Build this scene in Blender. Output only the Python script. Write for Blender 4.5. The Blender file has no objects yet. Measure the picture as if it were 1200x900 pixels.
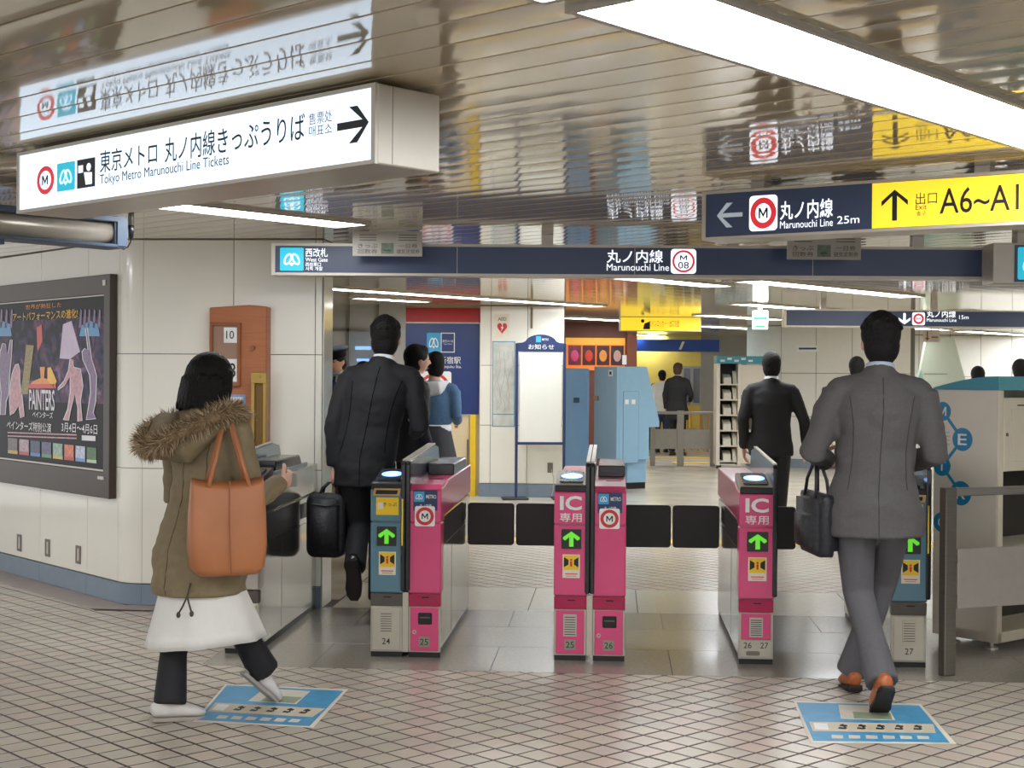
import bpy, bmesh, math, random
from mathutils import Vector, Matrix, Quaternion, noise

random.seed(11)
scene = bpy.context.scene
COL = scene.collection
R = math.radians

# ------------------------------------------------------------------ camera
F_PX = 1700.0
CAM_H = 1.46
cam_data = bpy.data.cameras.new('camera')
cam_data.sensor_width = 36.0
cam_data.lens = 36.0 * F_PX / 1200.0
cam_data.clip_start = 0.05
cam_data.clip_end = 200
cam = bpy.data.objects.new('camera', cam_data)
COL.objects.link(cam)
CAM_M = Matrix.Translation((0, 0, CAM_H)) @ Matrix.Rotation(R(4.0), 4, 'Z') @ Matrix.Rotation(R(90 - 0.337), 4, 'X') @ Matrix.Rotation(R(0.4), 4, 'Z')
cam.matrix_world = CAM_M
scene.camera = cam

# ------------------------------------------------------------------ world and exposure
world = bpy.data.worlds.new('world')
scene.world = world
world.use_nodes = True
world.node_tree.nodes['Background'].inputs[0].default_value = (0.97, 0.985, 1.0, 1)
world.node_tree.nodes['Background'].inputs[1].default_value = 0.85
LAMP_POWER = 15.0          # emission of the ceiling light diffusers
vs = scene.view_settings
vs.view_transform = 'Standard'
vs.look = 'None'
vs.gamma = 1.0
vs.use_curve_mapping = False
vs.exposure = 0.56
scene.cycles.use_denoising = True
scene.cycles.max_bounces = 8
scene.cycles.sample_clamp_indirect = 6.0

CEIL = 2.30


# ------------------------------------------------------------------ measuring helpers
def ray(px, py):
    v = Vector(((px - 600) / F_PX, -(py - 450) / F_PX, -1.0))
    return CAM_M.to_3x3() @ v


def at(px, py, d):
    """world point seen at a photo position, d metres in front of the camera"""
    return CAM_M.translation + ray(px, py) * d


def gp(px, py, z=0.0):
    """world point on the level z seen at a photo position"""
    r = ray(px, py)
    return CAM_M.translation + r * ((z - CAM_H) / r.z)


# ------------------------------------------------------------------ colours and materials
def srgb(r, g, b):
    def c(u):
        u = u / 255.0
        return u / 12.92 if u <= 0.04045 else ((u + 0.055) / 1.055) ** 2.4
    return (c(r), c(g), c(b), 1.0)


MATS = {}


def mat(name, col, rough=0.5, metal=0.0, emit=0.0, var=0.06, scale=12.0, bump=0.0, bscale=60.0, spec=0.5, coat=0.0, alpha=1.0, trans=0.0, brushed=False):
    if name in MATS:
        return MATS[name]
    m = bpy.data.materials.new(name)
    m.use_nodes = True
    nt = m.node_tree
    b = nt.nodes['Principled BSDF']
    c = srgb(*col)
    b.inputs['Base Color'].default_value = c
    b.inputs['Roughness'].default_value = rough
    b.inputs['Metallic'].default_value = metal
    b.inputs['Specular IOR Level'].default_value = spec
    b.inputs['Coat Weight'].default_value = coat
    b.inputs['Coat Roughness'].default_value = 0.06
    if trans:
        b.inputs['Transmission Weight'].default_value = trans
    tc = nt.nodes.new('ShaderNodeTexCoord')
    if var > 0:
        n = nt.nodes.new('ShaderNodeTexNoise')
        n.inputs['Scale'].default_value = scale
        n.inputs['Detail'].default_value = 4
        src = tc.outputs['Object']
        if brushed:
            mp = nt.nodes.new('ShaderNodeMapping')
            mp.inputs['Scale'].default_value = (0.6, 0.6, 14)
            nt.links.new(src, mp.inputs[0]); src = mp.outputs[0]
        nt.links.new(src, n.inputs['Vector'])
        mr = nt.nodes.new('ShaderNodeMapRange')
        mr.inputs['From Min'].default_value = 0.25
        mr.inputs['From Max'].default_value = 0.75
        mr.inputs['To Min'].default_value = 1 - var
        mr.inputs['To Max'].default_value = 1 + var
        nt.links.new(n.outputs['Fac'], mr.inputs['Value'])
        mx = nt.nodes.new('ShaderNodeVectorMath')
        mx.operation = 'SCALE'
        mx.inputs[0].default_value = c[:3]
        nt.links.new(mr.outputs[0], mx.inputs['Scale'])
        nt.links.new(mx.outputs[0], b.inputs['Base Color'])
        if emit:
            nt.links.new(mx.outputs[0], b.inputs['Emission Color'])
    if emit:
        b.inputs['Emission Color'].default_value = c
        b.inputs['Emission Strength'].default_value = emit
    if bump:
        n2 = nt.nodes.new('ShaderNodeTexNoise')
        n2.inputs['Scale'].default_value = bscale
        n2.inputs['Detail'].default_value = 5
        nt.links.new(tc.outputs['Object'], n2.inputs['Vector'])
        bp = nt.nodes.new('ShaderNodeBump')
        bp.inputs['Strength'].default_value = bump
        bp.inputs['Distance'].default_value = 0.02
        nt.links.new(n2.outputs['Fac'], bp.inputs['Height'])
        nt.links.new(bp.outputs[0], b.inputs['Normal'])
    MATS[name] = m
    return m


# ------------------------------------------------------------------ object helpers
def link(o, parent=None, label=None, cat=None, group=None, kind=None):
    COL.objects.link(o)
    if parent is not None:
        o.parent = parent
    tag(o, label, cat, group, kind)
    return o


def tag(o, label=None, cat=None, group=None, kind=None):
    if label:
        o['label'] = label
    if cat:
        o['category'] = cat
    if group:
        o['group'] = group
    if kind:
        o['kind'] = kind
    return o


def thing(name, label, cat, loc=(0, 0, 0), rz=0.0, group=None, kind=None):
    o = bpy.data.objects.new(name, None)
    o.empty_display_size = 0.1
    o.location = loc
    o.rotation_euler = (0, 0, rz)
    o.matrix_basis = Matrix.Translation(Vector(loc)) @ Matrix.Rotation(rz, 4, 'Z')
    link(o, None, label, cat, group, kind)
    return o


def tilt_thing(o, M):
    o.matrix_basis = M
    return o


class MB:
    """collects shapes; build() links them as one mesh object"""

    def __init__(self):
        self.v = []
        self.f = []

    def add(self, vs_, fs_):
        k = len(self.v)
        self.v += [tuple(p) for p in vs_]
        self.f += [tuple(i + k for i in q) for q in fs_]
        return self

    def box(self, x0, x1, y0, y1, z0, z1):
        return self.add([(x0, y0, z0), (x1, y0, z0), (x1, y1, z0), (x0, y1, z0), (x0, y0, z1), (x1, y0, z1), (x1, y1, z1), (x0, y1, z1)],
                        [(0, 3, 2, 1), (4, 5, 6, 7), (0, 1, 5, 4), (1, 2, 6, 5), (2, 3, 7, 6), (3, 0, 4, 7)])

    def prism(self, pts, a0, a1, axis='x'):
        """closed outline extruded along an axis; pts are (y,z) for x, (x,z) for y, (x,y) for z"""
        def P(p, a):
            return {'x': (a, p[0], p[1]), 'y': (p[0], a, p[1]), 'z': (p[0], p[1], a)}[axis]
        n = len(pts)
        vs_ = [P(p, a0) for p in pts] + [P(p, a1) for p in pts]
        fs_ = [tuple(range(n))[::-1], tuple(range(n, 2 * n))] + [(i, (i + 1) % n, n + (i + 1) % n, n + i) for i in range(n)]
        return self.add(vs_, fs_)

    def ring(self, outer, inner, a0, a1, axis='y'):
        """frame between two outlines with the same number of points"""
        def P(p, a):
            return {'x': (a, p[0], p[1]), 'y': (p[0], a, p[1]), 'z': (p[0], p[1], a)}[axis]
        n = len(outer)
        vs_ = [P(p, a0) for p in outer] + [P(p, a0) for p in inner] + [P(p, a1) for p in outer] + [P(p, a1) for p in inner]
        fs_ = []
        for i in range(n):
            j = (i + 1) % n
            fs_ += [(i, j, n + j, n + i), (2 * n + i, 3 * n + i, 3 * n + j, 2 * n + j), (i, 2 * n + i, 2 * n + j, j), (n + i, n + j, 3 * n + j, 3 * n + i)]
        return self.add(vs_, fs_)

    def loft(self, chain, n=12, ref=(1, 0, 0), cap=0.0):
        """chain of (point, rx, ry): elliptical rings swept along a path; cap rounds the ends"""
        pts = [Vector(c[0]) for c in chain]
        rad = [(c[1], c[2] if len(c) > 2 else c[1]) for c in chain]
        if cap:
            t0 = (pts[0] - pts[1]).normalized()
            t1 = (pts[-1] - pts[-2]).normalized()
            r0, r1 = min(rad[0]), min(rad[-1])
            pts = [pts[0] + t0 * r0 * cap, pts[0] + t0 * r0 * cap * 0.72] + pts + [pts[-1] + t1 * r1 * cap * 0.72, pts[-1] + t1 * r1 * cap]
            q0, q1 = rad[0], rad[-1]
            rad = [(q0[0] * .3, q0[1] * .3), (q0[0] * .72, q0[1] * .72)] + rad + [(q1[0] * .72, q1[1] * .72), (q1[0] * .3, q1[1] * .3)]
        m = len(pts)
        vs_, fs_ = [], []
        ref = Vector(ref)
        for i in range(m):
            t = (pts[min(i + 1, m - 1)] - pts[max(i - 1, 0)]).normalized()
            s = ref - t * ref.dot(t)
            if s.length < 0.05:
                s = Vector((0, 1, 0)) - t * t.y
            s.normalize()
            u = t.cross(s)
            for k in range(n):
                a = 2 * math.pi * k / n
                vs_.append(pts[i] + s * rad[i][0] * math.cos(a) + u * rad[i][1] * math.sin(a))
        for i in range(m - 1):
            for k in range(n):
                fs_.append((i * n + k, i * n + (k + 1) % n, (i + 1) * n + (k + 1) % n, (i + 1) * n + k))
        fs_.append(tuple(range(n))[::-1])
        fs_.append(tuple((m - 1) * n + k for k in range(n)))
        return self.add(vs_, fs_)

    def tube(self, pts, r, n=8):
        return self.loft([(p, r, r) for p in pts], n)

    def ellipsoid(self, c, rx, ry, rz, n=14, m=9, M=None, fn=None):
        vs_, fs_ = [], []
        c = Vector(c)
        for i in range(m + 1):
            th = math.pi * i / m
            for k in range(n):
                a = 2 * math.pi * k / n
                p = Vector((rx * math.sin(th) * math.cos(a), ry * math.sin(th) * math.sin(a), rz * math.cos(th)))
                if fn:
                    p = fn(p)
                if M is not None:
                    p = M @ p
                vs_.append(c + p)
        for i in range(m):
            for k in range(n):
                fs_.append((i * n + k, (i + 1) * n + k, (i + 1) * n + (k + 1) % n, i * n + (k + 1) % n))
        return self.add(vs_, fs_)

    def mesh(self, name, bevel=0.0, smooth=False, seg=1):
        me = bpy.data.meshes.new(name)
        bm = bmesh.new()
        bv = [bm.verts.new(p) for p in self.v]
        for q in self.f:
            try:
                bm.faces.new([bv[i] for i in q])
            except ValueError:
                pass
        bmesh.ops.remove_doubles(bm, verts=bm.verts, dist=1e-6)
        bmesh.ops.recalc_face_normals(bm, faces=bm.faces)
        if bevel:
            bmesh.ops.bevel(bm, geom=[e for e in bm.edges if len(e.link_faces) == 2 and e.calc_face_angle(0) > 0.4], offset=bevel, segments=seg, affect='EDGES', clamp_overlap=True)
        if smooth:
            for f in bm.faces:
                f.smooth = True
        bm.to_mesh(me)
        bm.free()
        return me

    def build(self, name, m, parent=None, bevel=0.0, smooth=False, seg=1, **tags):
        me = self.mesh(name, bevel, smooth, seg)
        me.materials.append(m)
        o = bpy.data.objects.new(name, me)
        return link(o, parent, **tags)


def box(name, m, parent, x0, x1, y0, y1, z0, z1, bevel=0.0, **tags):
    return MB().box(x0, x1, y0, y1, z0, z1).build(name, m, parent, bevel, **tags)


def fuse(mb, voxel, smooth=4, factor=0.5):
    """one continuous skin over overlapping volumes"""
    me = mb.mesh('tmp')
    o = bpy.data.objects.new('tmp', me)
    COL.objects.link(o)
    md = o.modifiers.new('r', 'REMESH')
    md.mode = 'VOXEL'
    md.voxel_size = voxel
    md.use_smooth_shade = True
    if smooth:
        sm = o.modifiers.new('s', 'SMOOTH')
        sm.iterations = smooth
        sm.factor = factor
    dg = bpy.context.evaluated_depsgraph_get()
    out = bpy.data.meshes.new_from_object(o.evaluated_get(dg))
    bpy.data.objects.remove(o)
    bpy.data.meshes.remove(me)
    out.polygons.foreach_set('use_smooth', [True] * len(out.polygons))
    return out


def mesh_obj(name, me, m, parent=None, **tags):
    me.name = name
    me.materials.clear()
    me.materials.append(m)
    o = bpy.data.objects.new(name, me)
    return link(o, parent, **tags)


TEXT_CACHE = {}


def text_mesh(s, bold=0.0):
    cu = bpy.data.curves.new('t', 'FONT')
    cu.body = s
    cu.size = 1.0
    cu.offset = bold
    cu.resolution_u = 3
    o = bpy.data.objects.new('t', cu)
    COL.objects.link(o)
    dg = bpy.context.evaluated_depsgraph_get()
    me = bpy.data.meshes.new_from_object(o.evaluated_get(dg))
    bpy.data.objects.remove(o)
    bpy.data.curves.remove(cu)
    return me


def text(s, m, parent, u0, u1, v0, v1, y=0.0, name='lettering', bold=0.004, M=None, flip=False):
    """lettering fitted into a rectangle of the parent's XZ plane (M places it on another face)"""
    if s == 'M':
        k = [(0, 0), (.17, 0), (.17, .66), (.5, .1), (.83, .66), (.83, 0), (1, 0), (1, 1), (.8, 1), (.5, .42), (.2, 1), (0, 1)]
        return poly([(u0 + a * (u1 - u0), v0 + b * (v1 - v0)) for a, b in k], m, parent, y, name, M)
    me = text_mesh(s, bold)
    if not len(me.vertices):
        return None
    xs = [v.co.x for v in me.vertices]
    ys = [v.co.y for v in me.vertices]
    ax, bx, ay, by = min(xs), max(xs), min(ys), max(ys)
    for v in me.vertices:
        u = u0 + (v.co.x - ax) / max(bx - ax, 1e-6) * (u1 - u0)
        w = v0 + (v.co.y - ay) / max(by - ay, 1e-6) * (v1 - v0)
        p = Vector((u, y, w))
        v.co = M @ p if M is not None else p
    return mesh_obj(name, me, m, parent)


def poly(pts, m, parent, y=0.0, name='mark', M=None, thick=0.0006):
    """flat printed shape in the parent's XZ plane, a film with a little thickness"""
    mb = MB().prism(pts, y, y + thick, 'y')
    if M is not None:
        mb.v = [tuple(M @ Vector(p)) for p in mb.v]
    return mb.build(name, m, parent)


def ell(cx, cz, rx, rz=None, n=32, a0=0.0, a1=2 * math.pi):
    rz = rx if rz is None else rz
    return [(cx + rx * math.cos(a0 + (a1 - a0) * i / n), cz + rz * math.sin(a0 + (a1 - a0) * i / n)) for i in range(n)]


def rrect(x0, x1, z0, z1, r, n=5):
    pts = []
    for cx, cz, s in ((x1 - r, z1 - r, 0), (x0 + r, z1 - r, 1), (x0 + r, z0 + r, 2), (x1 - r, z0 + r, 3)):
        for i in range(n + 1):
            a = math.pi / 2 * (s + i / n)
            pts.append((cx + r * math.cos(a), cz + r * math.sin(a)))
    return pts


def ringmark(cx, cz, ro, ri, m, parent, y, name='ring_mark', M=None, sq=1.0, thick=0.0006):
    mb = MB().ring(ell(cx, cz, ro * sq, ro), ell(cx, cz, ri * sq, ri), y, y + thick, 'y')
    if M is not None:
        mb.v = [tuple(M @ Vector(p)) for p in mb.v]
    return mb.build(name, m, parent)


def arrow_pts(cx, cz, w, h, direction='up', t=0.22, head=0.5):
    """open-headed arrow outline"""
    s = t * w / 2
    p = [(-s, -h / 2), (s, -h / 2), (s, h / 2 - w * .42), (w / 2 - s * .9, h / 2 - w * .5 - s), (w / 2, h / 2 - w * .5 + s * .4), (0, h / 2), (-w / 2, h / 2 - w * .5 + s * .4), (-w / 2 + s * .9, h / 2 - w * .5 - s), (-s, h / 2 - w * .42)]
    rot = {'up': lambda q: q, 'down': lambda q: (-q[0], -q[1]), 'left': lambda q: (-q[1], q[0]), 'right': lambda q: (q[1], -q[0])}[direction]
    return [(cx + rot(q)[0], cz + rot(q)[1]) for q in p]


def loc(root, px, py, y=0.0):
    """local (u, v) on the plane y of a thing for a photo position"""
    Mi = root.matrix_basis.inverted()
    o = Mi @ CAM_M.translation
    r = Mi.to_3x3() @ ray(px, py)
    t = (y - o.y) / r.y
    p = o + r * t
    return p.x, p.z


def copy_tree(o, parent=None):
    c = o.copy()
    COL.objects.link(c)
    c.parent = parent
    for ch in [k for k in bpy.data.objects if k.parent == o and k != c]:
        copy_tree(ch, c)
    return c


# common materials
WHITE = mat('white_print', (240, 240, 236), 0.5)
BLACK = mat('black_print', (25, 26, 30), 0.5)
RED = mat('red_print', (214, 52, 60), 0.45)
CYAN = mat('cyan_print', (60, 165, 214), 0.45)
NAVY = mat('navy_print', (44, 60, 98), 0.45)
YELLOW = mat('yellow_print', (240, 200, 40), 0.45)
STEEL = mat('brushed_steel', (176, 172, 164), 0.28, 0.85, var=0.08, scale=30, brushed=True)
DKSTEEL = mat('dull_steel', (128, 122, 112), 0.35, 0.8, var=0.1, brushed=True)
ALU = mat('pale_aluminium', (196, 190, 178), 0.38, 0.5, var=0.04)
BLACKPL = mat('black_plastic', (32, 32, 36), 0.25, coat=0.3)

# ================================================================== floor
def tile_material(name, ramp, hx, pitch, rough, joint=None):
    m = bpy.data.materials.new(name)
    m.use_nodes = True
    nt = m.node_tree
    b = nt.nodes['Principled BSDF']
    geo = nt.nodes.new('ShaderNodeNewGeometry')
    mp = nt.nodes.new('ShaderNodeMapping')
    mp.inputs['Rotation'].default_value = (0, 0, hx)
    mp.inputs['Scale'].default_value = (1 / pitch, 1 / pitch, 0)
    nt.links.new(geo.outputs['Position'], mp.inputs[0])
    fl = nt.nodes.new('ShaderNodeVectorMath'); fl.operation = 'FLOOR'
    nt.links.new(mp.outputs[0], fl.inputs[0])
    wn = nt.nodes.new('ShaderNodeTexWhiteNoise'); wn.noise_dimensions = '3D'
    nt.links.new(fl.outputs[0], wn.inputs['Vector'])
    cr = nt.nodes.new('ShaderNodeValToRGB')
    els = cr.color_ramp.elements
    while len(els) < len(ramp):
        els.new(0.5)
    for i, c in enumerate(ramp):
        els[i].position = i / (len(ramp) - 1)
        els[i].color = srgb(*c)
    nt.links.new(wn.outputs['Value'], cr.inputs['Fac'])
    nz = nt.nodes.new('ShaderNodeTexNoise'); nz.inputs['Scale'].default_value = 1.3; nz.inputs['Detail'].default_value = 6
    nt.links.new(geo.outputs['Position'], nz.inputs['Vector'])
    mr = nt.nodes.new('ShaderNodeMapRange')
    mr.inputs['From Min'].default_value = .3; mr.inputs['From Max'].default_value = .7
    mr.inputs['To Min'].default_value = .88; mr.inputs['To Max'].default_value = 1.06
    nt.links.new(nz.outputs['Fac'], mr.inputs['Value'])
    mx = nt.nodes.new('ShaderNodeVectorMath'); mx.operation = 'SCALE'
    nt.links.new(cr.outputs['Color'], mx.inputs[0]); nt.links.new(mr.outputs[0], mx.inputs['Scale'])
    nt.links.new(mx.outputs[0], b.inputs['Base Color'])
    b.inputs['Roughness'].default_value = rough
    return m


TP = 0.1195
H1, H2 = R(43), R(-47)
A1 = Vector((math.sin(H1), math.cos(H1)))
A2 = Vector((math.sin(H2), math.cos(H2)))
TILE = tile_material('floor_tile_ceramic', [(188, 179, 163), (196, 186, 169), (194, 186, 171), (199, 182, 168), (192, 183, 168), (190, 182, 170)], R(-47), TP, 0.27)
GROUT = mat('floor_grout', (64, 52, 52), 0.7, var=0.15, scale=4)
floor = box('floor', GROUT, None, -9.5, 14, -2.0, 34, -0.12, -0.0016, label='concourse floor of small beige tiles with granite and pale slab strips', cat='floor', kind='structure')

CORNER = Vector((-3.055, 8.93))
WDIR = Vector((-math.sin(R(44.8)), math.cos(R(44.8))))
WN = Vector((-WDIR.y, WDIR.x)) if False else Vector((-math.cos(R(44.8)), -math.sin(R(44.8))))


def clip(polyp, region):
    out = list(polyp)
    n = len(region)
    for i in range(n):
        a, b = region[i], region[(i + 1) % n]
        nx, ny = -(b[1] - a[1]), b[0] - a[0]
        src, out = out, []
        for k in range(len(src)):
            p, q = src[k], src[(k + 1) % len(src)]
            dp = (p[0] - a[0]) * nx + (p[1] - a[1]) * ny
            dq = (q[0] - a[0]) * nx + (q[1] - a[1]) * ny
            if dp >= 0:
                out.append(p)
            if (dp >= 0) != (dq >= 0):
                t = dp / (dp - dq)
                out.append((p[0] + (q[0] - p[0]) * t, p[1] + (q[1] - p[1]) * t))
        if not out:
            return []
    return out


def area(pl):
    return 0.5 * sum(pl[i][0] * pl[(i + 1) % len(pl)][1] - pl[(i + 1) % len(pl)][0] * pl[i][1] for i in range(len(pl)))


SLAB_Y0, SLAB_Y1, PALE_Y1 = 7.12, 8.98, 9.95
bl = CORNER + WN * 0.24
bl2 = bl + WDIR * 6
regions = [
    [(-7, 3.6), (6, 3.6), (6, SLAB_Y0), (-7, SLAB_Y0)],
    [(-9, SLAB_Y0), (-2.05, SLAB_Y0), (-2.05, CORNER.y - .24), (-9, CORNER.y - .24)],
    [(-9, CORNER.y - .24), (bl.x + bl.y - CORNER.y + .24, CORNER.y - .24), (bl2.x, bl2.y), (-9, bl2.y)],
    [(-1.75, PALE_Y1), (8, PALE_Y1), (8, 12.72), (-1.75, 12.72)],
]
tm = MB()
hw = TP / 2 - 0.0064
bvl = 0.002
quad = [A1 * -hw + A2 * -hw, A1 * hw + A2 * -hw, A1 * hw + A2 * hw, A1 * -hw + A2 * hw]
if area([tuple(q) for q in quad]) < 0:
    quad = quad[::-1]
tv = [(q.x * 1, q.y * 1, -0.0018) for q in quad] + [(q.x, q.y, -0.0008) for q in quad] + [(q.x * (1 - bvl / hw), q.y * (1 - bvl / hw), 0) for q in quad]
tf = [(0, 1, 5, 4), (1, 2, 6, 5), (2, 3, 7, 6), (3, 0, 4, 7), (4, 5, 9, 8), (5, 6, 10, 9), (6, 7, 11, 10), (7, 4, 8, 11), (8, 9, 10, 11)]
tile_me = MB().add(tv, tf).mesh('floor_tile')
tile_me.materials.append(TILE)
full, rest = [], []
Ci = CAM_M.inverted()
for i in range(-120, 160):
    for k in range(-120, 160):
        c = A1 * (i + .5) * TP + A2 * (k + .5) * TP
        if not (-9 < c.x < 8 and 3.4 < c.y < 13.2):
            continue
        p = Ci @ Vector((c.x, c.y, 0))
        if p.z > -1:
            continue
        px, py = 600 + p.x / -p.z * F_PX, 450 - p.y / -p.z * F_PX
        if not (-450 < px < 1650 and py < 1150):
            continue
        pl = [(c.x + q.x, c.y + q.y) for q in quad]
        for r in regions:
            cl = clip(pl, r)
            if len(cl) < 3 or area(cl) < 0.0004:
                continue
            if abs(area(cl) - area(pl)) < 1e-7 and 0 < px < 1200 and py < 900:
                full.append((-p.z, c, cl))
            else:
                rest.append(cl)
full.sort(key=lambda t: t[0])
for d, c, cl in full[:300]:
    o = bpy.data.objects.new('floor_tile', tile_me)
    o.location = (c.x, c.y, random.uniform(-.0003, .0003))
    link(o, floor)
for cl in rest + [t[2] for t in full[300:]]:
    n = len(cl)
    cx, cy = sum(p[0] for p in cl) / n, sum(p[1] for p in cl) / n
    s = 1 - bvl / hw
    tm.add([(p[0], p[1], -.0018) for p in cl] + [(p[0], p[1], -.0008) for p in cl] + [(cx + (p[0] - cx) * s, cy + (p[1] - cy) * s, 0) for p in cl],
           [(j, (j + 1) % n, n + (j + 1) % n, n + j) for j in range(n)] + [(n + j, n + (j + 1) % n, 2 * n + (j + 1) % n, 2 * n + j) for j in range(n)] + [tuple(range(2 * n, 3 * n))])
tm.build('floor_tile_field', TILE, floor, kind='stuff')

GRANITE = mat('grey_granite', (140, 133, 122), 0.22, var=0.14, scale=55, coat=0.1)
PALE = mat('pale_stone_slab', (204, 199, 186), 0.22, var=0.06, scale=25)
FARFLOOR = tile_material('far_floor_tile', [(192, 184, 168), (204, 196, 180), (198, 190, 174), (188, 180, 166)], R(-47), TP * 2.4, 0.22)
TACT = mat('tactile_yellow', (222, 182, 60), 0.5, var=0.08)
BORDER = mat('border_stone', (162, 142, 130), 0.3, var=0.12, scale=9)
for r, (ya, yb) in enumerate(((SLAB_Y0, 7.78), (7.78, 8.4), (8.4, SLAB_Y1))):
    xs = [-2.05, -1.5, -.6, .3, 1.2, 2.1, 3.0, 4.0, 5.2]
    if r % 2:
        xs = [-2.05, -1.05, -.15, .75, 1.65, 2.55, 3.5, 5.2]
    for a, b in zip(xs, xs[1:]):
        box('granite_slab', GRANITE, floor, a + .0015, b - .0015, ya + .0015, yb - .0015, -0.004, 0.0, 0.0008)
xs = [-1.75, -1.2, -.52, .16, .84, 1.52, 2.2, 2.88, 3.56, 4.6, 6, 8]
for a, b in zip(xs, xs[1:]):
    box('pale_slab', PALE, floor, a + .003, b - .003, SLAB_Y1 + .002, PALE_Y1 - .003, -0.004, 0.0, 0.0008)
for i in range(26):
    tmb = MB().box(-1.72 + i * .3, -1.724 + (i + 1) * .3, 12.735, 13.035, -.004, .001)
    for bi in range(4):
        tmb.box(-1.70 + i * .3 + bi * .07, -1.67 + i * .3 + bi * .07, 12.75, 13.02, .0, .005)
    tmb.build('tactile_tile', TACT, floor)
MB().box(-1.75, 9, 13.05, 33.9, -.004, 0).build('far_tile_field', FARFLOOR, floor)
MB().box(-2.6, -1.76, 9.3, 20, -.004, 0).box(-4.5, -2.6, 12.4, 20, -.004, 0).build('office_floor_field', FARFLOOR, floor)
MB().box(8.01, 13.9, 7.2, 33.9, -.004, 0).build('side_tile_field', FARFLOOR, floor)
MB().add([(bl.x, bl.y, 0), (CORNER.x, CORNER.y, 0), (CORNER.x + WDIR.x * 6, CORNER.y + WDIR.y * 6, 0), (bl2.x, bl2.y, 0)], [(0, 1, 2, 3)]).add([(bl.x, bl.y, 0), (-2.05, CORNER.y - .24, 0), (-2.05, CORNER.y, 0), (CORNER.x, CORNER.y, 0)], [(0, 1, 2, 3)]).build('border_strip', BORDER, floor)
for xx, yy, w in ((2.5, 26.2, 4.2), (2.3, 24.6, 2.6)):
    box('tactile_strip', TACT, floor, xx - w / 2, xx + w / 2, yy, yy + .28, 0.0, 0.004)

# ================================================================== ceiling of long glossy slats
SLAT = mat('cream_slat_enamel', (204, 187, 152), 0.06, 0.0, var=0.03, scale=3, spec=0.7, coat=0.55)
DARKGAP = mat('ceiling_gap', (96, 86, 72), 0.7)
ceiling = box('ceiling', DARKGAP, None, -9.5, 14, -2.0, 34, CEIL + .012, CEIL + .15, label='low glossy cream slat ceiling running diagonally over the concourse', cat='ceiling', kind='structure')
SW = 0.17
HS = R(-52)
SD = Vector((math.sin(HS), math.cos(HS)))
SP = Vector((SD.y, -SD.x))


def slat_shape(cx, cy, L, w=SW):
    prof = [(-w / 2 + .0028, .0125), (-w / 2 + .0032, .0022), (-w / 2 + .006, .0004), (-w / 4, .0), (0, -.0002), (w / 4, .0), (w / 2 - .006, .0004), (w / 2 - .0032, .0022), (w / 2 - .0028, .0125)]
    n = len(prof)
    vs_ = []
    for t in (-L / 2, L / 2):
        for q, z in prof:
            vs_.append((cx + SP.x * q + SD.x * t, cy + SP.y * q + SD.y * t, z))
    fs_ = [(i, i + 1, n + i + 1, n + i) for i in range(n - 1)] + [(n - 1, 0, n, 2 * n - 1)]
    return vs_, fs_


slat_me = MB().add(*slat_shape(0, 0, 27.5)).mesh('ceiling_slat', smooth=False)
slat_me.materials.append(SLAT)
far_slats = MB()
rs = random.Random(4)
for k in range(-18, 186):
    c = k * SW
    t0 = (SP.x * c - 2.4) / -SD.x
    cx, cy = SP.x * c + SD.x * t0, SP.y * c + SD.y * t0
    if k < 100:
        o = bpy.data.objects.new('ceiling_slat', slat_me)
        o.matrix_basis = Matrix.Translation((cx, cy, CEIL)) @ Matrix.Rotation(R(rs.gauss(0, .05)), 4, Vector((SD.x, SD.y, 0)))
        link(o, ceiling)
    else:
        vs_, fs_ = slat_shape(cx, cy, 27.5)
        far_slats.add([(p[0], p[1], p[2] + CEIL) for p in vs_], fs_)
far_slats.build('far_slat_field', SLAT, ceiling, kind='stuff')

# ================================================================== ceiling lights
DIFF = mat('light_diffuser', (246, 250, 255), 0.4, emit=LAMP_POWER, var=0)
HOUSE = mat('light_housing', (190, 184, 170), 0.4)
LH = R(37.5)
LD = Vector((math.sin(LH), math.cos(LH)))


def ceiling_light(c, L, label, w=0.30):
    """long recessed fixture; c is its centre"""
    t = thing('ceiling_light', label, 'light', (c[0], c[1], CEIL), -LH, 'ceiling strip lights')
    MB().ring([(-w / 2 - .02, -L / 2 - .02), (w / 2 + .02, -L / 2 - .02), (w / 2 + .02, L / 2 + .02), (-w / 2 - .02, L / 2 + .02)],
              [(-w / 2, -L / 2), (w / 2, -L / 2), (w / 2, L / 2), (-w / 2, L / 2)], -.016, .0, 'z').build('frame', HOUSE, t)
    box('diffuser', DIFF, t, -w / 2, w / 2, -L / 2, L / 2, -.012, -.002)
    return t


def light_between(p, q, label, w=0.30, side=0.0):
    a, b = gp(p[0], p[1], CEIL - .01), gp(q[0], q[1], CEIL - .01)
    c = (a + b) / 2
    return ceiling_light((c.x + LD.y * side, c.y - LD.x * side), (b - a).length, label, w)


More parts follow.
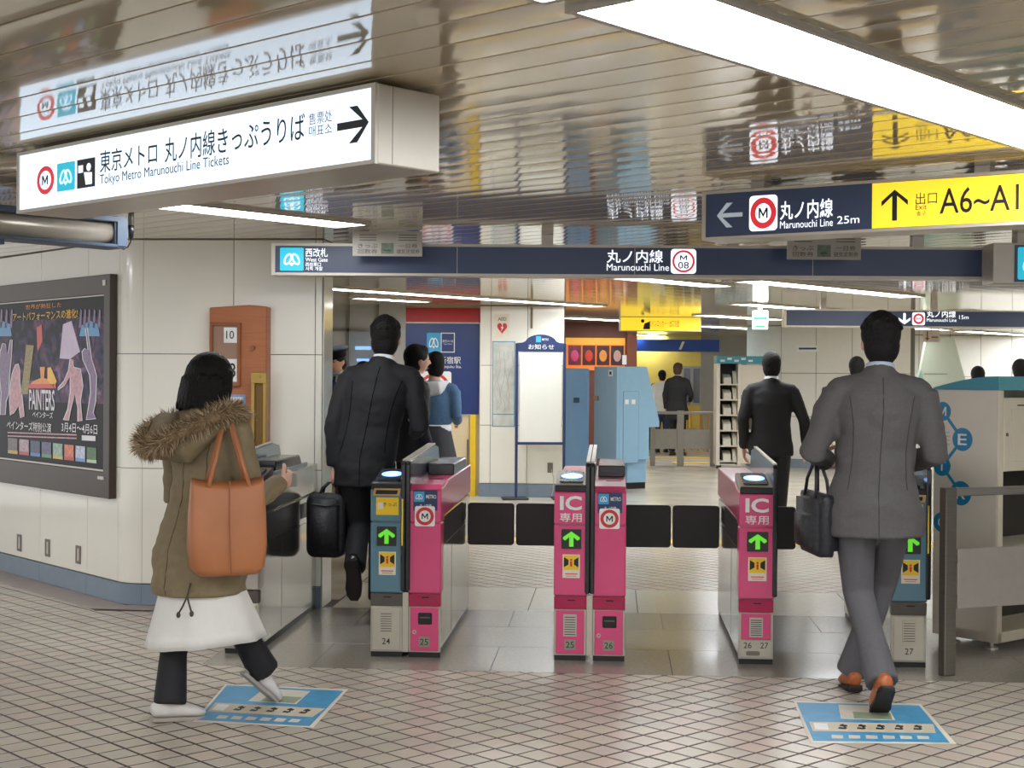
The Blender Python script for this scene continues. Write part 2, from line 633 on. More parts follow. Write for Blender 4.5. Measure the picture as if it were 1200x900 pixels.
a = gp(672, 13, CEIL - .01)
a2 = Vector((a.x, a.y)) + Vector((LD.y, -LD.x)) * 0.16
c = a2 + LD * 1.6
ceiling_light(c, 3.2, 'widest bright strip light crossing the top right corner', 0.30)
c = a2 - LD * (1.6 + .12)
ceiling_light(c, 3.2, 'strip light just peeking in at the top edge centre')
light_between((176, 239), (414, 264), 'strip light below the white ticket sign by the left wall', .24)
light_between((378, 337), (478, 345), 'strip light between the wall edge and the long row beyond the gates', .22)
light_between((484, 345), (702, 359), 'long thin strip light above the notice board pillar', .22)
light_between((424, 349), (492, 354), 'short strip light above the navy wall board', .2)
light_between((882, 329), (1064, 348), 'strip light behind the long navy sign, right of centre', .26)
light_between((1056, 382), (1084, 387), 'short strip light beneath the navy sign on the right', .3)
light_between((1132, 388), (1215, 394), 'strip light near the right wall under the navy sign', .3)
light_between((668, 372), (724, 376), 'strip light left of the hanging yellow sign', .3)
light_between((668, 383), (722, 387), 'second strip light left of the yellow sign, farther back', .3)
light_between((838, 369), (896, 375), 'strip light between the yellow sign and green sign', .3)
light_between((834, 382), (880, 386), 'short strip light over the brochure rack', .3)
light_between((745, 392), (872, 398), 'farthest strip light in front of the blue valance', .3)
# rows carried on outside the frame, then lights added to brighten the paid area
for k, (ox, oy) in enumerate(((-3.6, 2.2), (3.4, 1.0), (4.4, 5.4), (4.9, 10.4), (-5.4, 7.4), (8.8, 8.0), (8.2, 14.0), (0.4, -.9), (6.8, 20.0), (-1.0, 10.6), (2.2, 17.6), (5.6, 15.6), (5.0, 19.2), (8.6, 18.2), (0.2, 12.4), (8.0, 23.5))):
    if k in (9,):
        continue
    ceiling_light((ox, oy), 2.5, ['strip light over the hall left of the camera', 'strip light over the hall to the near right', 'strip light above the barrier on the right', 'strip light over the passage far right', 'strip light over the poster wall corner', 'strip light over the far right passage side', 'strip light deep in the right passage', 'strip light behind the viewer', 'strip light over the passage by the right wall', '', 'strip light added to brighten the middle of the paid area', 'strip light added to brighten the right of the paid area', 'strip light added to brighten the cream right wall', 'strip light added to brighten the right side beyond the rack', 'strip light added for brightness just beyond the gates', 'strip light added for brightness deep on the right by the soffit'][k], .26)

# ================================================================== walls
ENAMEL = mat('cream_wall_enamel', (243, 239, 225), 0.16, var=0.02, scale=2.5, coat=0.35)
CORE = mat('wall_joint', (120, 116, 106), 0.7)
BASEB = mat('blue_grey_baseboard', (128, 143, 158), 0.4, var=0.05)
ROWS = ((.135, .86), (.86, 1.58), (1.58, CEIL - .004))


def panel_wall(name, label, origin, rz, x0, joints, x1, rows=ROWS, depth=.25, joint=.004, m=ENAMEL, base=True, base_h=.13):
    w = thing(name, label, 'wall', (origin[0], origin[1], 0), rz, kind='structure')
    box('wall_core', CORE, w, x0, x1, .012, depth, 0, CEIL)
    xs = [x0] + list(joints) + [x1]
    for a, b in zip(xs, xs[1:]):
        for za, zb in rows:
            box('wall_panel', m, w, a + joint / 2, b - joint / 2, 0, .011, za + joint / 2, zb - joint / 2, .0015)
    if base:
        for a, b in zip(xs, xs[1:]):
            box('baseboard', BASEB, w, a + .001, b - .001, -.006, .011, 0.001, base_h, .001)
    return w


# poster wall, diagonal, and the wall behind the gates meet in a rounded corner
CR = .25
CA = CR * math.tan(R(22.5))
wall_left = panel_wall('wall_left', 'cream enamel panel wall carrying the framed poster on the left', CORNER, R(-45.2), -7, [-4.9, -4.0, -3.1, -2.2, -1.32, -.56], -CA)
xe = gp(377.5, 700).x
xe = at(377.5, 520, 9.05).x
wl = xe - CORNER.x
j1 = at(272, 450, 9.05).x - CORNER.x
wall_gate = panel_wall('wall_center', 'cream enamel panel wall behind the leftmost gate', CORNER, 0, CA, [j1, wl - .045], wl, depth=.3)
cw = thing('wall_corner', 'rounded cream corner where the two left wall faces meet', 'wall', (CORNER.x + CA, CORNER.y + CR, 0), 0, kind='structure')


def arc(r, n=8):
    return [(r * math.cos(R(-90 - 44.8 * i / n)), r * math.sin(R(-90 - 44.8 * i / n))) for i in range(n + 1)]


for za, zb in ROWS:
    MB().prism(arc(CR - .001) + arc(CR - .011)[::-1], za + .002, zb - .002, 'z').build('wall_panel', ENAMEL, cw)
MB().prism(arc(CR + .006) + arc(CR - .011)[::-1], .001, .13, 'z').build('baseboard', BASEB, cw)
MB().prism(arc(CR - .0115) + [(-.05, -.02), (0, 0)], 0, CEIL, 'z').build('wall_core', CORE, cw)
# return face of that wall into the office opening
box('wall_return', ENAMEL, wall_gate, wl + .0, wl + .006, .02, .3, .001, CEIL - .004)

OFFGREY = mat('office_grey_paint', (172, 170, 164), 0.6, var=0.03)
OFFCEIL = mat('office_beige_paint', (214, 200, 170), 0.6)
FARW = mat('far_cream_panel', (234, 231, 220), 0.3, var=0.02, coat=.2)
YELW = mat('yellow_wall_paint', (232, 206, 96), 0.5, var=0.04)

# office behind the left wall
p = at(400, 450, 17.6)
wall_office = thing('wall_office', 'grey partition wall behind the ticket office counter', 'wall', (p.x, p.y, 0), 0, kind='structure')
box('wall_core', OFFGREY, wall_office, -4.2, .78, 0, .2, 0, CEIL)
box('window_post', STEEL, wall_office, .06, .1, -.03, 0, 0, CEIL - .01)
box('window_post', STEEL, wall_office, .42, .46, -.03, 0, 0, CEIL - .01)
box('window_rail', STEEL, wall_office, -.6, .78, -.03, 0, 1.98, 2.02)
box('window_pane', mat('office_glass', (150, 155, 160), 0.05, coat=.5, spec=.8), wall_office, .1, .42, -.012, -.006, .9, 1.98)
scr = mat('office_screen', (120, 165, 235), 0.4, emit=0.9)
box('status_screen', scr, wall_office, .17, .36, -.02, -.012, 1.76, 1.80)
box('status_screen', scr, wall_office, .19, .34, -.02, -.012, 1.62, 1.65)

# wall carrying the navy board
p0, p1 = at(474, 450, 17.6), at(563, 450, 17.6)
wb = p1.x - p0.x
wall_board = thing('wall_board', 'beige counter wall under the navy board', 'wall', (p0.x, p0.y, 0), math.atan2(p1.y - p0.y, p1.x - p0.x), kind='structure')
BEIGE = mat('beige_counter_panel', (222, 202, 164), 0.4, var=0.03)
box('wall_core', BEIGE, wall_board, 0, wb, 0, .3, 0, CEIL)
box('wall_panel', BEIGE, wall_board, .02, wb * .42, -.012, 0, .02, .98, .002)
box('wall_panel', BEIGE, wall_board, wb * .43, wb * .86, -.012, 0, .02, .98, .002)
box('red_band', mat('red_band', (190, 42, 44), .4), wall_board, 0, wb, -.03, 0, 2.1, 2.27)
box('trim_strip', ALU, wall_board, 0, wb, -.035, 0, 2.085, 2.1)
box('yellow_post', YELLOW, wall_board, wb * .87, wb * .95, -.06, 0, 0, .98, .004)
box('door_handle', DKSTEEL, wall_board, wb * .83, wb * .85, -.04, -.012, .35, .68)

# square pillar with the notices
def pillar_at():
    c0, c1, c2 = gp(562, 581), gp(574, 582), gp(660, 583)
    p = thing('pillar', 'cream panel pillar behind the navy notice stand', 'pillar', (c1.x, c1.y, 0), math.atan2(c2.y - c1.y, c2.x - c1.x), kind='structure')
    w = (c2 - c1).length
    lw = .13
    box('wall_core', CORE, p, -lw + .012, w - .012, .012, .9, 0, CEIL)
    for a, b in ((0, w * .5), (w * .5, w)):
        for za, zb in ((.16, .86), (.86, 1.58), (1.58, CEIL - .004)):
            box('wall_panel', ENAMEL, p, a + .003, b - .003, 0, .011, za + .003, zb - .003, .002)
        box('baseboard', BASEB, p, a + .001, b - .001, -.006, .011, .001, .155)
    for za, zb in ((.16, .86), (.86, 1.58), (1.58, CEIL - .004)):
        box('wall_panel', ENAMEL, p, -lw, -.003, .004, .9, za + .003, zb - .003, .002)
    box('baseboard', BASEB, p, -lw - .004, -.003, 0, .9, .001, .155)
    return p, w


pillar, PW = pillar_at()

# far end: yellow wall, cream walls on the right
a, b = at(660, 450, 29.5), at(872, 450, 29.5)
wall_far = thing('wall_far', 'yellow wall at the far end of the passage', 'wall', (a.x, a.y, 0), math.atan2(b.y - a.y, b.x - a.x), kind='structure')
wf = (b - a).length
box('wall_core', YELW, wall_far, -1.5, wf * .76, 0, .2, 0, CEIL)
box('wall_core', OFFGREY, wall_far, wf * .76, wf + 1.0, 0, .2, 0, CEIL)
VAL = mat('blue_valance', (36, 84, 178), .45)
box('valance', VAL, wall_far, wf * .32, wf * .84, -.55, -.45, 1.96, 2.2)
MB().prism([(wf * .62, 2.0), (wf * .634, 2.0), (wf * .652, 2.16), (wf * .638, 2.16)], -.556, -.551, 'y').build('white_stroke', WHITE, wall_far)
box('kick_band', mat('far_grey_kick', (176, 172, 160), .5), wall_far, -1.4, wf * .74, -.02, 0, 0, .42)
for i in range(9):
    box('kick_post', ALU, wall_far, wf * (.40 + i * .037), wf * (.41 + i * .037), -.05, -.02, 0, .42)

c0, c1 = gp(874, 546), gp(1066, 553)
wall_right = thing('wall_right', 'cream enamel panel wall on the right beyond the gates', 'wall', (c0.x, c0.y, 0), math.atan2(c1.y - c0.y, c1.x - c0.x), kind='structure')
wr = (c1 - c0).length
box('wall_core', CORE, wall_right, .01, wr, .012, .3, 0, CEIL)
js = [0, .58, 1.16, 1.74, 2.3, 2.6][:5] + [wr]
for a, b in zip(js, js[1:]):
    for za, zb in ((.14, .83), (.83, 1.53), (1.53, CEIL - .004)):
        box('wall_panel', FARW, wall_right, a + .004, b - .004, 0, .011, za + .004, zb - .004, .002)
    box('baseboard', BASEB, wall_right, a + .001, b - .001, -.006, .011, .001, .135)
box('wall_side', FARW, wall_right, 0, .009, .0, 4, .0, CEIL - .004)
c0, c1 = at(1040, 500, 28.2), at(1330, 500, 28.2)
wall_far_right = thing('wall_far_right', 'cream panel wall farther back on the right edge', 'wall', (c0.x, c0.y, 0), math.atan2(c1.y - c0.y, c1.x - c0.x), kind='structure')
wq = (c1 - c0).length
box('wall_core', CORE, wall_far_right, 0, wq, .012, .3, 0, CEIL)
for i in range(8):
    for za, zb in ((.01, .83), (.83, 1.5), (1.5, CEIL - .004)):
        box('wall_panel', FARW, wall_far_right, i * wq / 8 + .005, (i + 1) * wq / 8 - .005, 0, .011, za + .004, zb - .004, .002)
PGREEN = mat('pale_green_panel', (196, 204, 184), .3, coat=.2, var=.02)
DGREEN = mat('grey_green_panel', (158, 182, 168), .3, coat=.2, var=.02)
# sloping pale green soffit panels between the two right walls
g = thing('stair_soffit', 'pale green slanted wall panels beneath a stair on the right', 'panel', (0, 0, 0), 0)
cc = [at(1092, 398, 24), at(1116, 398, 24), at(1140, 470, 24), at(1062, 470, 24)]
cc0 = sum(cc, Vector()) / 4
g.matrix_basis = Matrix.Translation((cc0.x, cc0.y, 0)) @ Matrix.Rotation(R(4), 4, 'Z')
q0 = [loc(g, px, py) for px, py in ((1086, 396), (1118, 396), (1152, 520), (1100, 520), (1079, 433))]
MB().prism(q0, 0, .12, 'y').build('slanted_panel', PGREEN, g)
q1 = [loc(g, px, py) for px, py in ((1079, 433), (1100, 520), (1046, 520))]
MB().prism(q1, -.02, .12, 'y').build('slanted_panel', DGREEN, g)
box('panel_seam', CORE, g, q0[4][0] + .05, q0[2][0] - .6, -.004, 0, 1.53, 1.54)
# closing walls well outside the picture
box('wall_outer_right', FARW, None, 13.7, 13.95, 0, 34, 0, CEIL, label='cream side wall far to the right of the passage', cat='wall', kind='structure')
box('wall_back', FARW, None, -9.4, 13.7, 33.7, 33.95, 0, CEIL, label='cream end wall behind the yellow wall', cat='wall', kind='structure')

# ================================================================== ticket gates
PINK = mat('pink_gate_paint', (222, 76, 128), 0.32, var=0.03, coat=.3)
DPINK = mat('deep_pink_band', (184, 44, 88), 0.35, var=0.03, coat=.2)
TEAL = mat('teal_grey_gate_paint', (92, 132, 148), 0.35, var=0.03, coat=.2)
GSILVER = mat('gate_silver_paint', (196, 190, 174), 0.3, 0.35, var=0.05)
DGREY = mat('gate_dark_grey', (104, 100, 94), 0.4, .3)
GSTEEL = mat('gate_mirror_steel', (190, 187, 180), 0.14, 0.9, var=0.05, scale=3)
FLAP = mat('dark_brown_flap', (42, 34, 32), 0.45, var=.06)
FIN = mat('blue_grey_fin', (118, 140, 152), 0.2, .3, coat=.3)
PADTOP = mat('reader_pad_top', (58, 62, 72), .15, coat=.4)
GLOW = mat('reader_glow', (120, 175, 255), .3, emit=1.6, var=0)
GLOW2 = mat('reader_glow_core', (225, 240, 255), .3, emit=1.8, var=0)
ARROWG = mat('green_led_arrow', (96, 206, 46), .4, emit=0.45, var=0)
DISPLAY = mat('arrow_display', (40, 42, 36), .25)
NUM = mat('number_plate', (150, 150, 132), .5)
NUMT = mat('number_print', (40, 42, 34), .5)
STICK = mat('sticker_yellow', (246, 206, 34), .4)
CREAMS = mat('sticker_cream', (238, 226, 206), .5)
SLOT = mat('slot_black', (20, 18, 20), .4)
GLEN = 1.54


def m_logo(parent, cx, cz, s, y=-.0012, inner='M', sq=True, ratio=1.0):
    """white tile with a red ring round a letter"""
    base = poly(rrect(cx - s / 2 * ratio, cx + s / 2 * ratio, cz - s / 2, cz + s / 2, s * .1), WHITE, parent, y, 'line_mark_tile')
    ringmark(cx, cz, s * .45, s * .29, RED, base, y - .001, 'line_mark_ring', sq=ratio)
    if inner == 'M':
        text('M', BLACK, base, cx - s * .16 * ratio, cx + s * .16 * ratio, cz - s * .14, cz + s * .14, y - .001, 'line_mark_letter', .012)
    else:
        text('M', BLACK, base, cx - s * .12 * ratio, cx + s * .12 * ratio, cz + s * .03, cz + s * .2, y - .001, 'line_mark_letter', .006)
        text(inner, BLACK, base, cx - s * .16 * ratio, cx + s * .16 * ratio, cz - s * .2, cz - s * .02, y - .001, 'line_mark_number', .006)
    return base


def wave_logo(parent, x0, x1, z0, z1, y, col=None, wave=None):
    """cyan square with a white looped wave"""
    b = poly(rrect(x0, x1, z0, z1, (z1 - z0) * .06), col or CYAN, parent, y, 'wave_mark_tile')
    cx, cz, w, h = (x0 + x1) / 2, (z0 + z1) / 2, (x1 - x0), (z1 - z0)
    for sx in (-1, 1):
        def rot(pts, a=sx * R(24)):
            return [(cx + sx * .165 * w + (p[0] * math.cos(a) - p[1] * math.sin(a)) * w, cz + (p[0] * math.sin(a) + p[1] * math.cos(a)) * h) for p in pts]
        k = 1 if sx > 0 else 1
        MB().ring(rot(ell(0, 0, .15, .27, 24)), rot(ell(0, 0, .085, .195, 24)), y - .0016, y - .001, 'y').build('wave_mark_loop', wave or WHITE, b)
    poly([(cx - .11 * w, cz - .2 * h), (cx, cz - .30 * h), (cx + .11 * w, cz - .2 * h), (cx, cz - .16 * h)], wave or WHITE, b, y - .0018, 'wave_mark_point')
    return b


def arrow_display(g, cx, z0, z1, w):
    d = MB().prism(rrect(cx - w / 2, cx + w / 2, z0, z1, .004), -.006, .004, 'y').build('arrow_display', DISPLAY, g)
    h = z1 - z0
    aw, ah = w * .84, h * .78
    cz = (z0 + z1) / 2
    pts = [(cx - aw * .13, cz - ah / 2), (cx + aw * .13, cz - ah / 2), (cx + aw * .13, cz + ah * .12), (cx + aw * .36, cz - ah * .1), (cx + aw * .5, cz - ah * .02), (cx + aw * .5, cz + ah * .12), (cx, cz + ah / 2),
           (cx - aw * .5, cz + ah * .12), (cx - aw * .5, cz - ah * .02), (cx - aw * .36, cz - ah * .1), (cx - aw * .13, cz + ah * .12)]
    poly(pts, ARROWG, d, -.008, 'green_arrow')


def warn_sticker(g, cx, z0, z1, w):
    s = poly([(cx - w / 2, z0), (cx + w / 2, z0), (cx + w / 2, z1), (cx - w / 2, z1)], CREAMS, g, -.0016, 'caution_sticker')
    zm = z0 + (z1 - z0) * .34
    poly([(cx - w * .44, zm), (cx + w * .44, zm), (cx + w * .44, z1 - .004), (cx - w * .44, z1 - .004)], STICK, s, -.0024, 'yellow_field')
    zc = (zm + z1) / 2
    for sx in (-1, 1):
        poly([(cx + sx * w * .42, zc - .026), (cx + sx * w * .42, zc + .026), (cx + sx * w * .16, zc + .012), (cx + sx * w * .16, zc - .012)], BLACK, s, -.0032, 'flap_symbol')
    ringmark(cx, zc + .012, .006, .001, RED, s, -.0034, 'person_head')
    poly([(cx - .005, zc - .022), (cx + .005, zc - .022), (cx + .006, zc + .004), (cx - .006, zc + .004)], RED, s, -.0034, 'person_body')
    poly([(cx - w * .36, z0 + .018), (cx + w * .36, z0 + .018), (cx + w * .36, z0 + .023), (cx - w * .36, z0 + .023)], RED, s, -.0024, 'print_line')
    poly([(cx - w * .3, z0 + .008), (cx + w * .3, z0 + .008), (cx + w * .3, z0 + .011), (cx - w * .3, z0 + .011)], RED, s, -.0024, 'print_line')


def gate_half(g, x0, x1, kind, num, fin_side, L=GLEN):
    """one reader or collector column with its long body behind it"""
    cx, w = (x0 + x1) / 2, x1 - x0
    if kind == 'teal':
        cov, low, band, fair = TEAL, GSILVER, DGREY, TEAL
    elif kind == 'steel':
        cov, low, band, fair = GSTEEL, GSILVER, DGREY, GSTEEL
    else:
        cov, low, band, fair = PINK, PINK, DPINK, PINK
    # long stainless body
    box('kick_plate', SLOT, g, x0 + .012, x1 - .012, .02, L - .01, .0, .03)
    box('side_body', GSTEEL, g, x0 + .006, x1 - .006, .03, L, .03, .72, .006)
    MB().prism([(.10, .72), (L, .735), (L, .905), (.34, .9), (.10, .868)], x0 + .001, x1 - .001, 'x').build('top_fairing', fair, g, .005)
    for sx, xx in ((-1, x0 + .006), (1, x1 - .006)):
        box('side_seam', SLOT, g, min(xx, xx - sx * .001) - .0006, max(xx, xx - sx * .001) + .0006, .55, .553, .05, .7)
        box('side_seam', SLOT, g, xx - .0008, xx + .0008, .30, L - .02, .565, .568)
        box('sensor_window', SLOT, g, xx - .001, xx + .001, 1.02, 1.30, .60, .69)
    # front: kick, lower door, sloped band, cover, head
    box('kick_plate', SLOT, g, x0 + .004, x1 - .004, .012, .03, .0, .026)
    box('lower_frame', GSILVER, g, x0 + .002, x1 - .002, .008, .034, .026, .262, .003)
    lowm = low
    if num == '26 27':
        box('lower_door', lowm, g, x0 + .014, x1 - .014, .001, .012, .125, .258, .003)
        box('lower_plate', GSILVER, g, x0 + .010, x1 - .010, .002, .012, .034, .122, .003)
    else:
        box('lower_door', lowm, g, x0 + .012, x1 - .012, .001, .012, .034, .258, .003)
    MB().prism([(.012, .262), (-.0, .328), (.06, .328), (.06, .262)], x0 + .002, x1 - .002, 'x').build('sloped_band', band, g, .003)
    box('band_slot', SLOT, g, cx - .015, cx + .025, -.002, .006, .308, .314)
    box('front_cover', cov, g, x0, x1, 0, .11, .332, .697, .006)
    MB().prism([(0, .701), (0, .862), (.022, .874), (.12, .878), (.12, .701)], x0, x1, 'x').build('head_cover', cov, g, .004)
    # numbers
    if num == '26 27':
        text('26', NUMT, g, cx - .062, cx - .022, .082, .112, .0005, 'gate_number')
        text('27', NUMT, g, cx + .022, cx + .062, .082, .112, .0005, 'gate_number')
        MB().prism(rrect(cx - .05, cx + .02, .045, .068, .01), -.001, .003, 'y').build('maker_plate', DKSTEEL, g)
    elif num:
        if kind in ('ic', 'logo'):
            box('number_plate', NUM, g, cx - .028, cx + .028, -.0005, .002, .055, .108)
        text(num, NUMT, g, cx - .021, cx + .021, .066, .098, -.0012, 'gate_number')
    if kind in ('ic', 'teal', 'steel'):
        z0v = .125 if num != '26 27' else .14
        fr = box('vent_plate', GSILVER if kind != 'ic' else ALU, g, cx - .034, cx + .034, -.003, .002, z0v, .238, .001)
        for i in range(8):
            zz = z0v + .008 + i * (.238 - z0v - .012) / 8
            box('vent_slot', SLOT if kind == 'ic' else DGREY, fr, cx - .028, cx + .028, -.0038, -.0028, zz, zz + .004)
        # reader pad
        MB().prism([(.004, .868), (.03, .902), (.33, .952), (.33, .9), (.10, .868)], x0 + .004, x1 - .004, 'x').build('reader_bed', PADTOP if kind != 'ic' else ALU, g, .003)
        box('dark_lip', SLOT, g, x0 + .003, x1 - .003, -.001, .014, .866, .9, .004)
        sl = (.952 - .902) / .30
        M = Matrix.Translation((cx, .17, .902 + .14 * sl + .004)) @ Matrix.Rotation(math.atan(sl), 4, 'X')
        pad = MB()
        pad.prism(rrect(-w * .36, w * .36, -.12, .12, .02), -.002, .006, 'z')
        pad.v = [tuple(M @ Vector(q)) for q in pad.v]
        pd = pad.build('reader_pad', PADTOP, g)
        for rr, mm, zz in ((.052, GLOW, .0075), (.03, GLOW2, .009)):
            d = MB().prism([(rr * 1.05 * math.cos(a * math.pi / 12), rr * 1.15 * math.sin(a * math.pi / 12)) for a in range(24)], zz - .001, zz, 'z')
            d.v = [tuple(M @ Vector(q)) for q in d.v]
            d.build('reader_light', mm, pd)
        if kind in ('ic', 'teal'):
            arrow_display(g, cx + (.004 if kind == 'ic' else 0), .575, .675, w * .6)
            warn_sticker(g, cx + .004, .425, .545, w * .52)
        if kind == 'ic':
            text('IC', WHITE, g, cx - w * .33, cx + w * .33, .772, .845, -.0012, 'lettering', .03)
            text('専用', WHITE, g, cx - w * .33, cx + w * .33, .712, .758, -.0012, 'lettering', .004)
        if kind == 'teal':
            poly([(cx - w * .33, .735), (cx + w * .36, .735), (cx + w * .36, .825), (cx - w * .33, .825)], STICK, g, -.0016, 'ticket_sticker')
            text('きっぷ', BLACK, g, cx - .02, cx + w * .3, .78, .80, -.0026)
            poly([(cx - w * .28, .765), (cx - w * .1, .765), (cx - w * .1, .8), (cx - w * .28, .8)], CREAMS, g, -.0024, 'ticket_symbol')
            MB().ring([(x0 + .012, .835), (x1 - .02, .835), (x1 - .012, .872), (x0 + .02, .872)], [(x0 + .024, .842), (x1 - .032, .842), (x1 - .026, .864), (x0 + .03, .864)], -.012, .002, 'y').build('ticket_mouth', mat('brass_slot', (196, 160, 96), .3, .5), g)
            box('ticket_slot', SLOT, g, x0 + .024, x1 - .028, -.002, .001, .842, .864)
    else:
        poly([(cx - w * .36, .76), (cx + w * .38, .76), (cx + w * .38, .866), (cx - w * .36, .866)], NAVY, g, -.0012, 'company_plate')
        wave_logo(g, cx - w * .34, cx - w * .02, .805, .858, -.0022)
        text('METRO', WHITE, g, cx + w * .03, cx + w * .34, .822, .842, -.0022)
        text('丸ノ内線', WHITE, g, cx - w * .16, cx + w * .2, .774, .794, -.0022)
        m_logo(g, cx, .703 + .028, .104, -.0024)
        dr = box('coin_window', SLOT, g, cx - .032, cx + .04, -.004, .004, .172, .232, .004)
        box('window_label', DGREY, dr, cx - .022, cx + .03, -.0052, -.004, .205, .211)
        MB().ring(ell(x0 + .034, .132, .011, n=16), ell(x0 + .034, .132, .006, n=16), -.004, .004, 'y').build('key_lock', ALU, g)
        # flat top plate with slots and raised black hood
        MB().prism([(.004, .868), (.05, .893), (.34, .902), (.34, .88), (.1, .866)], x0 + .003, x1 - .003, 'x').build('top_plate', PINK, g, .002)
        box('ticket_slot', SLOT, g, cx - .02, cx + .06, .30, .33, .901, .9035)
        MB().prism([(.62, .9), (.62, .965), (1.28, .965), (1.34, .9)], x0 + .02, x1 - .004, 'x').build('black_hood', BLACKPL, g, .006)
    # fin fence along one side
    if fin_side:
        xf0, xf1 = (x0 - .014, x0 + .010) if fin_side < 0 else (x1 - .010, x1 + .014)
        MB().prism([(-.012, .345), (-.016, .5), (-.016, 1.0), (.0, 1.014), (.07, 1.018), (.07, .345)], xf0, xf1, 'x').build('fin_post', BLACKPL, g, .005)
        MB().prism([(.07, .88), (.07, 1.012), (1.05, 1.05), (1.22, 1.03), (1.3, .9)], xf0 + .004, xf1 - .004, 'x').build('fin_panel', FIN, g, .003)
        MB().prism([(.02, 1.014), (1.05, 1.052), (1.05, 1.06), (.02, 1.022)], xf0 + .002, xf1 - .002, 'x').build('fin_rail', ALU, g, .001)
        if kind == 'teal':
            poly([(xf0 + .004, .58), (xf0 + .012, .58), (xf0 + .012, .82), (xf0 + .004, .82)], STICK, g, -.0175, 'yellow_strip')


def flap(g, xa, xb, y=1.34):
    MB().prism(rrect(min(xa, xb), max(xa, xb), .43, .685, .02), y, y + .03, 'y').build('flap', FLAP, g, .006)


GX = {'A': -1.925, 'B': -1.064, 'C': -.114, 'D': .735, 'E': 1.50}
GY = 7.43
AL = .29 - .008
gA = thing('ticket_gate', 'silver and black ticket gate against the cream wall beside the woman', 'ticket gate', (GX['A'], GY, 0), 0, 'ticket gates in the row')
gate_half(gA, -.092, .092, 'steel', '', -1, 1.49)
MB().prism([(.4, .902), (.4, .985), (1.0, .985), (1.1, .902)], -.06, .085, 'x').build('black_hood', BLACKPL, gA, .006)
MB().prism([(.34, .902), (.34, .93), (1.2, .93), (1.2, .902)], .07, .09, 'x').build('side_trim', FIN, gA, .003)
gB = thing('ticket_gate', 'pink and teal ticket gate numbered 24 and 25', 'ticket gate', (GX['B'], GY, 0), 0, 'ticket gates in the row')
gate_half(gB, -.184, -.014, 'teal', '24', 1)
gate_half(gB, .014, .184, 'logo', '25', -1)
box('centre_strip', GSILVER, gB, -.015, .015, .006, .1, .026, .335)
flap(gB, .186, .186 + .283)
gC = thing('ticket_gate', 'pink ticket gate numbered 25 and 26 at the centre', 'ticket gate', (GX['C'], GY, 0), 0, 'ticket gates in the row')
gate_half(gC, -.184, -.014, 'ic', '25', 1)
gate_half(gC, .014, .184, 'logo', '26', -1)
box('centre_strip', GSILVER, gC, -.015, .015, .006, .1, .026, .335)
flap(gC, -.186, -.186 - .283)
flap(gC, .186, .186 + .279)
gD = thing('ticket_gate', 'narrow pink ticket gate numbered 26 27 with a lit round reader', 'ticket gate', (GX['D'], GY, 0), 0, 'ticket gates in the row')
gate_half(gD, -.092, .086, 'ic', '26 27', 1)
flap(gD, -.094, -.094 - .279)
flap(gD, .1, .1 + .26)
gE = thing('ticket_gate', 'teal and silver ticket gate numbered 27 behind the grey suit', 'ticket gate', (GX['E'], GY, 0), 0, 'ticket gates in the row')
gate_half(gE, -.092, .086, 'teal', '27', 1)
flap(gE, -.094, -.094 - .26)

# ================================================================== hanging signs
SIGNWHITE = mat('lit_sign_white', (216, 235, 255), .4, emit=0.80, var=0)
SIGNYEL = mat('lit_sign_yellow', (250, 214, 50), .4, emit=0.55, var=0)
SIGNNAVY = mat('sign_navy', (52, 64, 90), .35, emit=0.10, var=.02)
SIGNTXT = mat('sign_white_letters', (240, 246, 255), .4, emit=0.75, var=0)
SIGNRED = mat('sign_red', (224, 50, 62), .4, emit=0.35, var=0)
SIGNCYAN = mat('sign_cyan', (40, 186, 214), .4, emit=0.5, var=0)
SIGNFRAME = mat('sign_case_enamel', (198, 190, 176), .35, .25, var=.03)


def sign_root(name, label, pl, pr, group=None):
    """pl, pr: world points of the face's lower left and lower right corners"""
    rz = math.atan2(pr.y - pl.y, pr.x - pl.x)
    s = thing(name, label, 'sign', (pl.x, pl.y, 0), rz, group)
    return s, (Vector((pr.x, pr.y)) - Vector((pl.x, pl.y))).length


def lt(s, txt, m, x0, y0, x1, y1, name='lettering', bold=.004, yy=-.003):
    """lettering between two photo positions (lower left, upper right) on a sign face"""
    a, b = loc(s, x0, y0, yy), loc(s, x1, y1, yy)
    return text(txt, m, s, a[0], b[0], a[1], b[1], yy, name, bold)


def sign_case(s, W, z0, z1, depth, face, fr=.012, both=True):
    box('case', SIGNFRAME, s, 0, W, .004, depth, z0, z1, .004)
    MB().ring([(0, z0), (W, z0), (W, z1), (0, z1)], [(fr * 1.4, z0 + fr), (W - fr * 1.4, z0 + fr), (W - fr * 1.4, z1 - fr), (fr * 1.4, z1 - fr)], -.006, .004, 'y').build('frame', SIGNFRAME, s)
    return box('face', face, s, fr * 1.4, W - fr * 1.4, -.001, .004, z0 + fr, z1 - fr)


# 1 large white lit sign on the left
pl, pr = at(21, 245, 5.46), at(441, 188, 4.09)
s1, W1 = sign_root('ticket_sign', 'large white lit overhead sign with black arrow and ticket lettering', pl, pr)
sign_case(s1, W1, 2.055, 2.283, .25, SIGNWHITE)
box('end_seam', CORE, s1, W1 - .0002, W1 + .0008, .06, .062, 2.06, 2.28)
box('top_packing', SLOT, s1, .1, W1 - .1, .05, .2, 2.283, CEIL - .001)
zc = 2.169


def uv(s, px, py):
    return loc(s, px, py, -.003)


def disc_mark(s, x0, x1, z0, z1, m, y, name, parent=None):
    return poly(ell((x0 + x1) / 2, (z0 + z1) / 2, (x1 - x0) / 2, (z1 - z0) / 2), m, parent or s, y, name)


